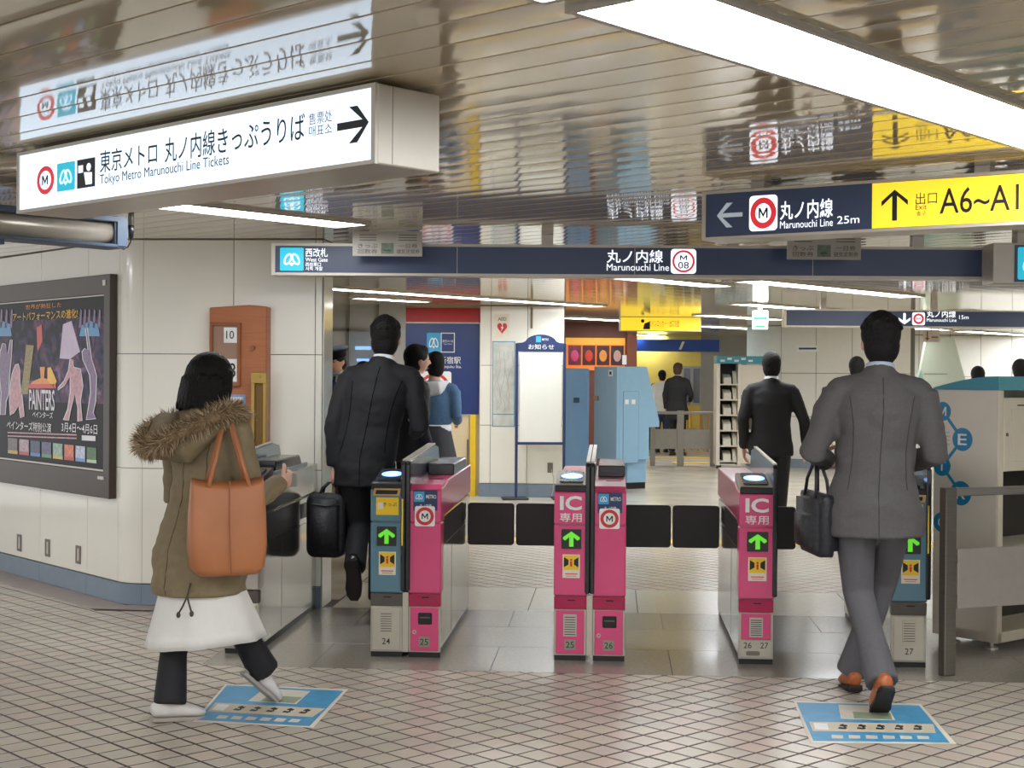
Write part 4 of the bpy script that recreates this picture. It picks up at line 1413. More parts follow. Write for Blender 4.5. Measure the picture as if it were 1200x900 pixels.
c_, d_ = loc(bsg, 516.5, 413, ya), loc(bsg, 533, 390, ya)
MB().ring([(c_[0], c_[1]), (d_[0], c_[1]), (d_[0], d_[1]), (c_[0], d_[1])], [(c_[0] + .01, c_[1] + .01), (d_[0] - .01, c_[1] + .01), (d_[0] - .01, d_[1] - .01), (c_[0] + .01, d_[1] - .01)], ya - .001, ya, 'y').build('logo_outline', WHITE, bsg)
text('東京メトロ', WHITE, bsg, c_[0] + .02, d_[0] - .02, c_[1] + .12, c_[1] + .155, ya - .001)
text('Tokyo Metro', WHITE, bsg, c_[0] + .03, d_[0] - .03, c_[1] + .09, c_[1] + .11, ya - .001, bold=0)
a_, b_ = loc(bsg, 479, 426, ya), loc(bsg, 540, 418, ya)
text('丸ノ内線 新宿駅', WHITE, bsg, a_[0], b_[0], a_[1], b_[1], ya - .001)
a_, b_ = loc(bsg, 481, 432, ya), loc(bsg, 541, 428, ya)
text('Marunouchi Line Shinjuku Sta.', WHITE, bsg, a_[0], b_[0], a_[1], b_[1], ya - .001)
a_ = loc(bsg, 509.5, 454.5, ya)
tl = poly(rrect(a_[0] - .2, a_[0] + .2, a_[1] - .2, a_[1] + .2, .03), WHITE, bsg, ya - .001, 'line_mark_tile')
ringmark(a_[0], a_[1], .18, .145, RED, tl, ya - .002)
text('M', BLACK, tl, a_[0] - .05, a_[0] + .05, a_[1] + .02, a_[1] + .1, ya - .002, 'line_mark_letter')
text('08', BLACK, tl, a_[0] - .08, a_[0] + .08, a_[1] - .11, a_[1] - .01, ya - .002, 'line_mark_number')

# stickers, map and socket on the pillar
def on_pillar(name, label, cat):
    o = thing(name, label, cat)
    o.matrix_basis = pillar.matrix_basis.copy()
    return o


ae = on_pillar('heart_sticker', 'red heart first-aid sticker high on the cream pillar', 'sticker')
a_, b_ = loc(ae, 580, 396), loc(ae, 597, 368)
box('backing', CREAMS, ae, a_[0], b_[0], -.003, -.0005, a_[1], b_[1])
hc = ((a_[0] + b_[0]) / 2, loc(ae, 588, 384)[1])
hp = []
for i in range(24):
    t = 2 * math.pi * i / 24
    hp.append((hc[0] + .0052 * 16 * math.sin(t) ** 3 * .72, hc[1] + .0052 * (13 * math.cos(t) - 5 * math.cos(2 * t) - 2 * math.cos(3 * t) - math.cos(4 * t)) * .9))
poly(hp[::-1], RED, ae, -.004, 'heart')
poly([(hc[0] + .012, hc[1] + .04), (hc[0] - .018, hc[1] - .004), (hc[0] - .002, hc[1] - .004), (hc[0] - .012, hc[1] - .045), (hc[0] + .018, hc[1] + .006), (hc[0] + .002, hc[1] + .006)], WHITE, ae, -.005, 'bolt_mark')
text('AED', BLACK, ae, hc[0] - .05, hc[0] + .05, hc[1] + .085, hc[1] + .125, -.004)


def map_material():
    m = mat('map_print', (206, 206, 196), .4, var=.16, scale=9)
    return m


mp_ = on_pillar('map_poster', 'pale map poster with a blue outline on the pillar', 'poster')
a_, b_ = loc(mp_, 576.5, 500), loc(mp_, 604, 400)
MB().ring([(a_[0], a_[1]), (b_[0], a_[1]), (b_[0], b_[1]), (a_[0], b_[1])], [(a_[0] + .012, a_[1] + .012), (b_[0] - .012, a_[1] + .012), (b_[0] - .012, b_[1] - .012), (a_[0] + .012, b_[1] - .012)], -.006, -.0005, 'y').build('blue_border', mat('border_blue', (110, 160, 190), .4), mp_)
box('map_sheet', map_material(), mp_, a_[0] + .012, b_[0] - .012, -.003, -.0005, a_[1] + .012, b_[1] - .012)
_, zz = loc(mp_, 590, 486)
box('border_line', MATS['border_blue'], mp_, a_[0], b_[0], -.006, -.003, zz, zz + .012)
for i in range(5):
    rr_ = random.Random(i)
    pts = [(a_[0] + .04 + i * .045 + rr_.uniform(-.02, .02), -.0035, zz + .05 + k * .09) for k in range(9)]
    pts = [(p[0] + rr_.uniform(-.02, .02), p[1], p[2]) for p in pts]
    MB().tube(pts, .002, 4).build('map_line', mat('map_line_%d' % (i % 3), [(150, 190, 160), (190, 150, 160), (150, 160, 170)][i % 3], .5), mp_)
so = on_pillar('wall_socket', 'small dark socket low on the pillar with a thin cord', 'socket')
a_ = loc(so, 645, 548)
box('plate', DKSTEEL, so, a_[0] - .035, a_[0] + .03, -.012, -.0005, a_[1] - .06, a_[1] + .06, .003)
MB().tube([(a_[0] + .01, -.014, a_[1] - .02), (a_[0] + .04, -.02, a_[1] - .12), (a_[0] + .035, -.03, a_[1] - .27), (a_[0] + .02, -.06, a_[1] - .33)], .004, 6).build('cord', ALU, so)
pk = on_pillar('pillar_pipe', 'short brown conduit under the ceiling on the pillar', 'conduit')
a_ = loc(pk, 623, 385)
MB().loft([((a_[0], -.016, a_[1]), .014), ((a_[0], -.016, CEIL - .02), .014)], 10).build('pipe', mat('brown_conduit', (128, 110, 78), .5), pk)
box('foot_bracket', ALU, pk, a_[0] - .02, a_[0] + .02, -.02, -.0005, CEIL - .05, CEIL - .03)

# notice stand
NB = mat('navy_stand_paint', (38, 54, 96), .35, var=.04)
q0_, q1_ = gp(603, 585), gp(662, 585)
ns = thing('notice_stand', 'navy framed standing notice board with arched top and blank white face', 'notice board', ((q0_.x + q1_.x) / 2, (q0_.y + q1_.y) / 2, 0), math.atan2(q1_.y - q0_.y, q1_.x - q0_.x))
W = (q1_ - q0_).length
hW = W / 2
za, zb2 = loc(ns, 640, 520)[1], loc(ns, 640, 411)[1]
ztop = loc(ns, 634, 392)[1]
for sx in (-1, 1):
    box('leg', NB, ns, sx * (hW - .016) - .016, sx * (hW - .016) + .016, -.018, .018, .02, zb2 + .06, .003)
    box('foot', mat('stand_foot', (40, 44, 54), .5), ns, sx * (hW - .02) - .17 * (1 if sx < 0 else .8), sx * (hW - .02) + .17 * (1 if sx > 0 else .8), -.14, .14, 0, .022, .004)
box('white_board', mat('blank_board', (230, 230, 220), .25, coat=.3, var=.01), ns, -hW + .05, hW - .05, -.004, .01, za + .02, zb2 - .005)
box('board_rail', NB, ns, -hW + .032, hW - .032, -.016, .016, za - .012, za + .02, .002)
arch = [(-hW, zb2 - .01), (hW, zb2 - .01), (hW, zb2 + .085), (hW * .72, zb2 + .095)] + [(hW * .62 * math.cos(a), zb2 + .09 + (ztop - zb2 - .09) * math.sin(a)) for a in [math.pi * i / 14 for i in range(1, 14)]] + [(-hW * .72, zb2 + .095), (-hW, zb2 + .085)]
MB().prism(arch, -.018, .018, 'y').build('arched_head', NB, ns, .002)
text('お知らせ', WHITE, ns, -hW * .5, hW * .52, zb2 + .015, zb2 + .075, -.0195)
box('head_mark', CYAN, ns, -hW * .2, hW * .0, -.0196, -.018, zb2 + .1, zb2 + .17)
text('METRO', WHITE, ns, hW * .04, hW * .3, zb2 + .12, zb2 + .145, -.0195)

# ================================================================== blue machines and shop behind
LB = mat('light_blue_paint', (146, 188, 216), .4, var=.03)
MBL = mat('mid_blue_paint', (150, 188, 214), .4, var=.03)
k0 = gp(722, 574)
ki = thing('blue_kiosk', 'pale blue kiosk cabinet with a sloping hood in the passage', 'kiosk', (k0.x, k0.y, 0), R(32))
box('pedestal', LB, ki, .2, .50, .06, .5, .08, .4, .004)
box('plinth', SLOT, ki, .21, .49, .07, .49, 0, .08)
box('back_body', MBL, ki, 0.0, .04, .0, .56, .38, 1.585, .004)
MB().prism([(.04, .38), (.5, .38), (.5, .80), (.66, .80), (.66, .87), (.46, 1.585), (.04, 1.585)], .0, .56, 'y').build('body', LB, ki, .004)
dr = box('side_door', LB, ki, .1, .33, -.006, 0, .34, 1.26, .002)
MB().ring([(.095, .335), (.335, .335), (.335, 1.265), (.095, 1.265)], [(.1, .34), (.33, .34), (.33, 1.26), (.1, 1.26)], -.002, .001, 'y').build('door_gap', mat('blue_gap', (84, 120, 150), .5), ki)
for xx in (.15, .25):
    box('label_card', WHITE, dr, xx - .028, xx + .028, -.008, -.006, 1.10, 1.16)
M_ = Matrix.Rotation(R(-90), 4, 'Z')
box('number_card', WHITE, ki, -.004, 0, .1, .2, 1.46, 1.54)
box('number_print', BLACK, ki, -.006, -.004, .125, .175, 1.48, 1.52)
box('lock', mat('tan_lock', (150, 130, 104), .4, .5), ki, -.03, 0, .44, .53, 1.14, 1.2, .004)
l0 = gp(666, 568)
lk = thing('blue_locker', 'mid blue locker between the pillar and the kiosk', 'locker', (l0.x, l0.y, 0), R(6))
box('body', mat('locker_blue', (150, 196, 238), .4, var=.03), lk, -.1, .27, 0, .5, .05, 1.56, .004)
box('plinth', SLOT, lk, -.1, .27, .02, .5, 0, .05)
dd = box('door', mat('locker_blue_door', (156, 202, 242), .4, var=.03), lk, -.08, .25, -.012, 0, .08, 1.54, .004)
box('vent', mat('locker_vent', (70, 100, 136), .5), dd, .06, .14, -.014, -.012, 1.1, 1.17)
# shop front with red posters
s0, s1_ = at(662, 500, 22.4), at(745, 500, 22.4)
sf = thing('shop_front', 'orange shop display with four dark red pictures behind the lockers', 'display', (s0.x, s0.y, 0), R(4))
sw = (s1_ - s0).length
ORNG = mat('orange_sign', (232, 120, 44), .4, emit=.25)
zf = lambda py: at(700, py, 22.4).z
box('back_wall', mat('brown_shop_wall', (112, 62, 44), .5), sf, -.2, sw, .02, .12, 0, CEIL - .003)
box('yellow_band', mat('shop_yellow', (236, 172, 50), .4, emit=.3), sf, 0, sw * .84, -.01, .02, zf(404), zf(396))
box('orange_band', ORNG, sf, 0, sw * .84, -.02, .02, zf(434), zf(404))
for i in range(4):
    xa = sw * (.04 + i * .2)
    b_ = box('picture', mat('shop_picture_%d' % i, [(120, 40, 60), (80, 24, 22), (70, 30, 34), (60, 36, 40)][i], .4, var=.5, scale=18), sf, xa, xa + sw * .18, -.03, -.02, zf(428), zf(405))
    MB().ellipsoid((xa + sw * .09, -.032, zf(417)), .06, .006, .09, 10, 6).build('picture_subject', mat('shop_subject_%d' % i, [(220, 70, 120), (210, 60, 40), (230, 150, 60), (190, 150, 140)][i], .4), b_)
box('column', mat('brown_column', (122, 66, 44), .45, var=.06), sf, sw * .86, sw, -.12, .12, 0, CEIL - .003)
box('price_card', WHITE, sf, sw * .8, sw * .86, -.05, -.03, zf(427), zf(416))

# window on the yellow wall, benches
wn = thing('wall_poster_window', 'grey framed notice window on the far yellow wall', 'window', (0, 0, 0), 0)
wn.matrix_basis = wall_far.matrix_basis.copy()
a_, b_ = loc(wn, 801, 472, -.02), loc(wn, 820, 432, -.02)
MB().ring([(a_[0] - .05, a_[1] - .05), (b_[0] + .05, a_[1] - .05), (b_[0] + .05, b_[1] + .05), (a_[0] - .05, b_[1] + .05)], [(a_[0], a_[1]), (b_[0], a_[1]), (b_[0], b_[1]), (a_[0], b_[1])], -.05, 0, 'y').build('frame', OFFGREY, wn)
box('pane', mat('dark_pane', (86, 90, 104), .2, coat=.4), wn, a_[0], b_[0], -.03, -.001, a_[1], b_[1])
box('mullion', OFFGREY, wn, (a_[0] + b_[0]) / 2 - .03, (a_[0] + b_[0]) / 2 + .03, -.05, -.03, a_[1], b_[1])
WOODY = mat('yellow_wood', (206, 150, 54), .4)
for i, px_ in enumerate((808, 822, 832)):
    b0 = at(px_, 500, 28.6)
    fr = thing('a_frame_sign', ['yellow wooden folding trestle left of two others by the yellow wall', 'yellow wooden folding trestle between two others by the yellow wall', 'yellow wooden folding trestle nearest the brochure rack'][i], 'trestle', (b0.x, b0.y, 0), R(4), 'yellow trestles')
    for sx in (-1, 1):
        MB().loft([((sx * .06, 0, 0), .015), ((sx * .02, 0, .78), .015)], 6).build('leg', WOODY, fr)
    box('cross_bar', WOODY, fr, -.06, .06, -.015, .015, .3, .35)

# far barrier rail
f0 = gp(797, 546)
fb = thing('far_barrier', 'grey steel barrier rail with a square post in the passage', 'barrier', (f0.x, f0.y, 0), R(2))
GREYB = mat('barrier_grey', (146, 142, 130), .4, .4)
u0_, _ = loc(fb, 762, 500)
u1_, _ = loc(fb, 838, 500)
zt3 = loc(fb, 797, 482)[1]
box('post', GREYB, fb, -.055, .055, -.04, .04, 0, zt3 + .01, .004)
box('top_rail', GREYB, fb, u0_, u1_, -.03, .03, zt3 - .05, zt3, .004)
box('panel', mat('barrier_panel', (150, 146, 134), .3, .3), fb, u0_, u1_, -.012, .012, loc(fb, 797, 526)[1], loc(fb, 797, 503)[1])
for xx in (u0_, u1_ - .08):
    box('post', GREYB, fb, xx, xx + .08, -.03, .03, 0, zt3 - .05, .004)

# far brochure rack
RW = mat('rack_white', (232, 222, 206), .4, var=.02)
TEALT = mat('rack_teal', (58, 148, 166), .35, var=.02)
r0 = gp(841, 549)
rk = thing('brochure_rack', 'white brochure rack with six shelves and teal header beyond the gates', 'rack', (r0.x, r0.y, 0), R(1))
rw = loc(rk, 902, 500)[0]
rs_ = loc(rk, 866, 500)[0]
rt = loc(rk, 850, 426)[1]
box('side_panel', RW, rk, -.03, .03, 0, .5, .05, rt, .004)
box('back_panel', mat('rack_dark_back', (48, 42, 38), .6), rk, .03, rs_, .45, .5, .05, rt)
box('side_panel', RW, rk, rs_ - .02, rs_ + .03, 0, .5, .05, rt, .004)
box('door_panel', RW, rk, rs_ + .03, rw, .02, .06, rt - .5, rt - .02, .004)
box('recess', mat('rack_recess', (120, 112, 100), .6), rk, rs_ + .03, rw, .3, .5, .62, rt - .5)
box('shelf', RW, rk, rs_ + .03, rw, .02, .5, .84, .87)
box('door_panel', RW, rk, rs_ + .03, rw, .02, .06, .08, .6, .004)
box('header', TEALT, rk, -.03, rw, -.01, .5, rt, rt + .12, .006)
for i in range(5):
    box('header_print', WHITE, rk, .03 + i * .11, .1 + i * .11, -.012, -.01, rt + .03 + (i % 2) * .03, rt + .06 + (i % 2) * .03)
box('foot', SLOT, rk, -.02, .06, .02, .1, 0, .05)
box('foot', SLOT, rk, rw - .1, rw - .02, .02, .1, 0, .05)
PAPER = mat('brochure_paper', (226, 222, 204), .6, var=.08, scale=30)
n_sh = 6
for i in range(n_sh):
    zz = .12 + i * (rt - .2) / n_sh
    box('shelf', RW, rk, .03, rs_ - .02, .02, .45, zz - .02, zz)
    b = thing('brochure_stack', ['lowest', 'second lowest', 'third lowest', 'third highest', 'second highest', 'highest'][i] + ' stack of pale brochures in the far white rack', 'brochures', (r0.x, r0.y, 0), R(1), 'brochures in the far rack')
    MB().prism([(.05, zz + .001), (.3, zz + .001), (.34, zz + .16), (.2, zz + .13), (.09, zz + .1)], .09, rs_ - .12, 'x').build('pages', PAPER, b)
    MB().prism([(.06, zz + .001), (.2, zz + .001), (.26, zz + .21), (.18, zz + .18)], rs_ - .09, rs_ - .03, 'x').build('pages', PAPER, b)
nt_ = thing('name_plate', 'small white name plate on the right cream wall', 'sign', (0, 0, 0), 0)
nt_.matrix_basis = wall_right.matrix_basis.copy()
a_, b_ = loc(nt_, 934, 412), loc(nt_, 959, 405)
box('plate', WHITE, nt_, a_[0], b_[0], -.008, -.0005, a_[1], b_[1])
box('print_line', NAVY, nt_, a_[0] + .03, b_[0] - .03, -.009, -.008, (a_[1] + b_[1]) / 2 - .015, (a_[1] + b_[1]) / 2 + .015)

# ================================================================== near rack on the right with circles
f0 = gp(1166, 764)
mr_ = thing('leaflet_rack', 'white leaflet cabinet with teal curved top and lettered blue circles', 'rack', (f0.x, f0.y, 0), R(42))


def locx(root, px, py, x=0.0):
    Mi = root.matrix_basis.inverted()
    o = Mi @ CAM_M.translation
    r = Mi.to_3x3() @ ray(px, py)
    t = (x - o.x) / r.x
    p = o + r * t
    return p.y, p.z


SD_ = .40
RKW = mat('rack_enamel', (226, 216, 200), .35, var=.02)
RKC = mat('rack_cream_door', (236, 226, 202), .35, var=.02)
TL1 = mat('rack_teal_top', (44, 140, 160), .35, var=.02)
TL2 = mat('rack_teal_front', (96, 178, 190), .35, var=.02)
ht = locx(mr_, 1150, 457)[1]
htop = loc(mr_, 1170, 441)[1]
FW = 1.0
box('side_panel', RKW, mr_, 0, .03, 0, SD_, .045, ht, .003)
box('side_panel', RKW, mr_, FW - .03, FW, 0, SD_, .045, ht, .003)
box('back_panel', RKW, mr_, .03, FW - .03, SD_ - .03, SD_, .045, ht)
prof = [(-.01, ht), (SD_, ht)] + [(SD_ * (1 - i / 10) - .01 * (i / 10), ht + .01 + (htop - ht - .01) * math.sin(math.pi / 2 * i / 10)) for i in range(11)]
MB().prism(prof, -.006, FW + .006, 'x').build('curved_top', TL1, mr_)
box('top_front', TL2, mr_, -.006, FW + .006, -.016, -.0102, ht, htop)
box('front_post', RKC, mr_, .0, .045, -.012, .0, .045, ht, .003)
box('front_post', RKC, mr_, FW - .045, FW, -.012, .0, .045, ht, .003)
zd0 = loc(mr_, 1185, 552)[1]
zd1 = loc(mr_, 1185, 466)[1]
for a_, b_ in ((.05, .49), (.51, .95)):
    d_ = box('door', RKC, mr_, a_, b_, -.012, .02, zd0, zd1, .004)
    MB().ring([(a_ + .06, zd0 + .05), (b_ - .05, zd0 + .05), (b_ - .05, zd1 - .06), (a_ + .06, zd1 - .06)], [(a_ + .064, zd0 + .054), (b_ - .054, zd0 + .054), (b_ - .054, zd1 - .064), (a_ + .064, zd1 - .064)], -.016, -.012, 'y').build('door_moulding', RKW, d_)
    MB().ring(ell(a_ + .025, (zd0 + zd1) / 2, .01, n=12), ell(a_ + .025, (zd0 + zd1) / 2, .004, n=12), -.016, -.012, 'y').build('lock', DKSTEEL, d_)
    box('door_slot', SLOT, d_, a_ + .12, b_ - .12, -.0135, -.012, zd1 - .045, zd1 - .038)
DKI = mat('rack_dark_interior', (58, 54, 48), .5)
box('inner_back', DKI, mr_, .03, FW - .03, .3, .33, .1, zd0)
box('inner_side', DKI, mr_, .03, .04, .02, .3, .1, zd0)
zs = loc(mr_, 1185, 640)[1]
box('shelf', RKC, mr_, .03, FW - .03, 0, .3, zs - .03, zs)
box('bottom_ledge', RKC, mr_, 0, FW, -.012, .36, .045, .1, .003)
for xx in (.06, FW - .1):
    for yy in (.06, SD_ - .1):
        MB().loft([((xx, yy, 0), .035), ((xx, yy, .012), .035), ((xx, yy, .014), .012), ((xx, yy, .05), .012)], 12).build('foot', ALU, mr_)
XM = Matrix.Rotation(R(-90), 4, 'Z')
CIRC = mat('circle_blue', (36, 132, 178), .35)


def side_circle(px, py, rpx, letter):
    y_, z_ = locx(mr_, px, py)
    y1_, _ = locx(mr_, px + rpx, py)
    _, z1_ = locx(mr_, px, py - rpx * 1.24)
    ry, rz2 = abs(y1_ - y_), z1_ - z_
    r_ = rz2
    c = poly(ell(-y_, z_, r_), CIRC, mr_, -.0016, 'letter_circle', M=XM)
    if letter:
        text(letter, WHITE, c, -y_ - r_ * .45, -y_ + r_ * .45, z_ - r_ * .48, z_ + r_ * .48, -.003, 'letter', .01, M=XM)
    return -y_, z_


pts = [side_circle(1105, 482, 9, 'M'), side_circle(1128, 515, 11, 'E'), side_circle(1104, 546, 9.5, 'T'), side_circle(1126, 578, 11.5, 'R'), side_circle(1104, 612, 9.5, 'O')]
for (a_, b_), (c_, d_) in zip(pts, pts[1:]):
    v = Vector((c_ - a_, d_ - b_)).normalized()
    nn = Vector((-v.y, v.x)) * .009
    poly([(a_ + nn.x, b_ + nn.y), (a_ - nn.x, b_ - nn.y), (c_ - nn.x, d_ - nn.y), (c_ + nn.x, d_ + nn.y)], CIRC, mr_, -.0012, 'link_line', M=XM)
for i in range(4):
    a_ = locx(mr_, 1100, 507 + i * 4.5); b_ = locx(mr_, 1113, 507 + i * 4.5)
    poly([(-a_[0], a_[1]), (-b_[0], a_[1]), (-b_[0], a_[1] + .006), (-a_[0], a_[1] + .006)], mat('pale_print', (190, 186, 180), .5), mr_, -.0012, 'print_line', M=XM)

# ================================================================== near barrier on the right
r0 = gp(1110, 791)
br = thing('barrier', 'brushed steel barrier with a wide panel at the right edge', 'barrier', (r0.x, r0.y, 0), R(26))
u_, zr0 = loc(br, 1111, 572)
_, zp1 = loc(br, 1126, 643)
_, zp0 = loc(br, 1126, 713)
MB().prism([(-.045, 0), (-.01, -.024), (.036, 0), (.0, .026)], 0, 0.935, 'z').build('post', DKSTEEL, br, .002) if False else box('post', DKSTEEL, br, -.036, .032, -.026, .026, 0, zr0 + .002, .004)
box('top_rail', STEEL, br, .032, 1.5, -.022, .022, zr0 - .04, zr0, .005)
box('panel', mat('satin_panel', (186, 178, 168), .32, .55, var=.05, scale=20), br, .05, 1.5, -.012, .012, zp0, zp1, .003)
for zz in (zp0 + .05, zp1 - .05):
    box('panel_bracket', DKSTEEL, br, .03, .06, -.008, .008, zz - .02, zz + .02)
box('post', DKSTEEL, br, 1.44, 1.5, -.026, .026, 0, zr0, .004)

# ================================================================== floor stickers
SBLUE = mat('floor_sticker_blue', (62, 150, 196), .4, var=.16, scale=14)
SPALE = mat('floor_sticker_pale', (214, 208, 192), .45, var=.08, scale=20)
SGREEN = mat('floor_sticker_green', (146, 160, 130), .45, var=.12, scale=20)
SBEIGE = mat('floor_sticker_cream', (208, 196, 172), .45, var=.06)


def floor_sticker(corners, label, mirror):
    P = [gp(*c) for c in corners]          # near-left, near-right, far-right, far-left
    c0 = sum(P, Vector()) / 4
    st = thing('floor_sticker', label, 'sticker', (c0.x, c0.y, 0), 0, 'blue floor stickers')
    Q = [p - c0 for p in P]

    def q(u, v):
        a = Q[0].lerp(Q[1], u); b = Q[3].lerp(Q[2], u)
        r = a.lerp(b, v)
        return (r.x, r.y)

    def patch(uvs, m, z, name):
        MB().prism([q(*w) for w in uvs], z, z + .0004, 'z').build(name, m, st)
    patch([(0, 0), (1, 0), (1, 1), (0, 1)], SPALE, .0006, 'white_edge')
    patch([(.025, .05), (.96, .03), (.975, .95), (.02, .97)], SBLUE, .001, 'blue_field')
    patch([(.05, .26), (.92, .24), (.96, .46), (.05, .48)], SBEIGE, .0014, 'cream_band')
    patch([(.30, .56), (.70, .54), (.72, .90), (.34, .93)], SPALE, .0014, 'picture')
    patch([(.40, .57), (.68, .56), (.70, .72), (.42, .74)], SGREEN, .0018, 'picture_ground')
    patch([(.07, .30), (.17, .29), (.18, .44), (.08, .45)], WHITE, .0018, 'band_spot')
    rr_ = random.Random(5 if mirror else 9)
    for i in range(5):
        u = .24 + i * .135
        patch([(u, .32), (u + .05, .31), (u + .07, .34), (u + .01, .36)], NUMT, .0018, 'glyph_stroke')
        patch([(u + .02, .38), (u + .075, .37), (u + .08, .41), (u + .03, .42)], NUMT, .0018, 'glyph_stroke')
        patch([(u + .05, .33), (u + .065, .33), (u + .055, .43), (u + .04, .43)], NUMT, .0018, 'glyph_stroke')
    for i in range(6):
        u = .16 + i * .12
        patch([(u, .10), (u + .08, .10), (u + .09, .17), (u + .01, .18)], SPALE, .0014, 'small_print')
    return st


floor_sticker([(226, 846), (367, 853), (408, 808), (264, 802)], 'worn blue floor sticker under the walking woman', False)
floor_sticker([(950, 871), (1121, 872), (1079, 825), (930, 822)], 'worn blue floor sticker under the man in grey', True)

# ================================================================== people
from mathutils.bvhtree import BVHTree


def mesh_to_mb(me):
    mb = MB()
    mb.v = [tuple(v.co) for v in me.vertices]
    mb.f = [tuple(p.vertices) for p in me.polygons]
    return mb


def add_hand(mb, wrist, fwd, nrm, side, s=1.0, curl=0.9, n=7):
    """palm and five fingers; fwd runs along the palm, nrm points out of the palm, side is the thumb's side"""
    f = Vector(fwd).normalized()
    nrm = Vector(nrm)
    nrm = (nrm - f * nrm.dot(f)).normalized()
    t = Vector(side)
    t = (t - f * t.dot(f) - nrm * t.dot(nrm)).normalized()
    w = Vector(wrist)
    mb.loft([(w - f * .03 * s, .026 * s, .021 * s), (w + f * .01 * s, .029 * s, .018 * s), (w + f * .05 * s, .041 * s, .017 * s), (w + f * .085 * s, .042 * s, .014 * s)], 12, tuple(t), cap=.5)
    for off, ln, r in ((.030, .072, .0092), (.0105, .082, .0096), (-.0095, .076, .0092), (-.029, .058, .0082)):
        p = w + f * .078 * s + t * off * s
        a = curl * .35
        pts = [(p, r * s)]
        d = f
        for k in range(3):
            q = Quaternion(t, 0)
            ang = a * (k + 1) * .9
            d = f * math.cos(ang) + nrm * math.sin(ang)
            p = p + d * ln * s * (.46, .31, .23)[k]
            pts.append((p, r * s * (.95, .88, .78)[k]))
        mb.loft(pts, n, tuple(t), cap=.8)
    # thumb leaves the side of the palm near its base
    p = w + f * .022 * s + t * .026 * s
    d1 = (f * .55 + t * .75 + nrm * .3).normalized()
    d2 = (f * .85 + t * .3 + nrm * .5).normalized()
    p1 = p + d1 * .04 * s
    p2 = p1 + d2 * .032 * s
    p3 = p2 + (d2 + nrm * .3).normalized() * .024 * s
    mb.loft([(p, .0125 * s), (p1, .0112 * s), (p2, .0102 * s), (p3, .0085 * s)], n, tuple(nrm), cap=.8)


def skinmat(n):
    return mat('skin_%d' % n, [(222, 172, 146), (214, 166, 140), (226, 180, 156)][n % 3], .5, var=.05)


HAIR = mat('black_hair', (22, 19, 19), .62, spec=.25, var=.3, scale=60, bump=.5, bscale=90)
HAIRB = mat('brown_hair', (80, 56, 46), .6, spec=.25, var=.2, scale=60, bump=.4, bscale=90)
EYE = mat('eye_dark', (34, 28, 28), .3)
LIP = mat('lip', (176, 104, 96), .5)


def head_shape(rx, ry, rz):
    def fn(p):
        t = max(0.0, -p.z / rz)
        p.x *= 1 - .30 * t ** 1.6
        if p.y < 0:
            p.y *= 1 - .28 * t
        else:
            p.y *= 1 - .06 * t
            p.x *= 1 - .05 * max(0, p.y / ry)
        return p
    return fn


POSE0 = dict(lean=(0, 0), head=(0, 0), headoff=(0, 0, 0),
             L=dict(knee=(-.095, .02, .49), ankle=(-.095, -.02, .085), pitch=0, yaw=4),
             R=dict(knee=(.095, .02, .49), ankle=(.095, -.02, .085), pitch=0, yaw=-4),
             aL=dict(elbow=(-.245, -.02, 1.12), wrist=(-.255, .06, .87), hand=None, n=(1, 0, 0), t=(0, 1, 0), curl=.9),
             aR=dict(elbow=(.245, -.02, 1.12), wrist=(.255, .06, .87), hand=None, n=(-1, 0, 0), t=(0, 1, 0), curl=.9))


def mk_pose(**k):
    p = {a: (dict(b) if isinstance(b, dict) else b) for a, b in POSE0.items()}
    for a, b in k.items():
        if isinstance(b, dict):
            p[a].update(b)
        else:
            p[a] = b
    return p


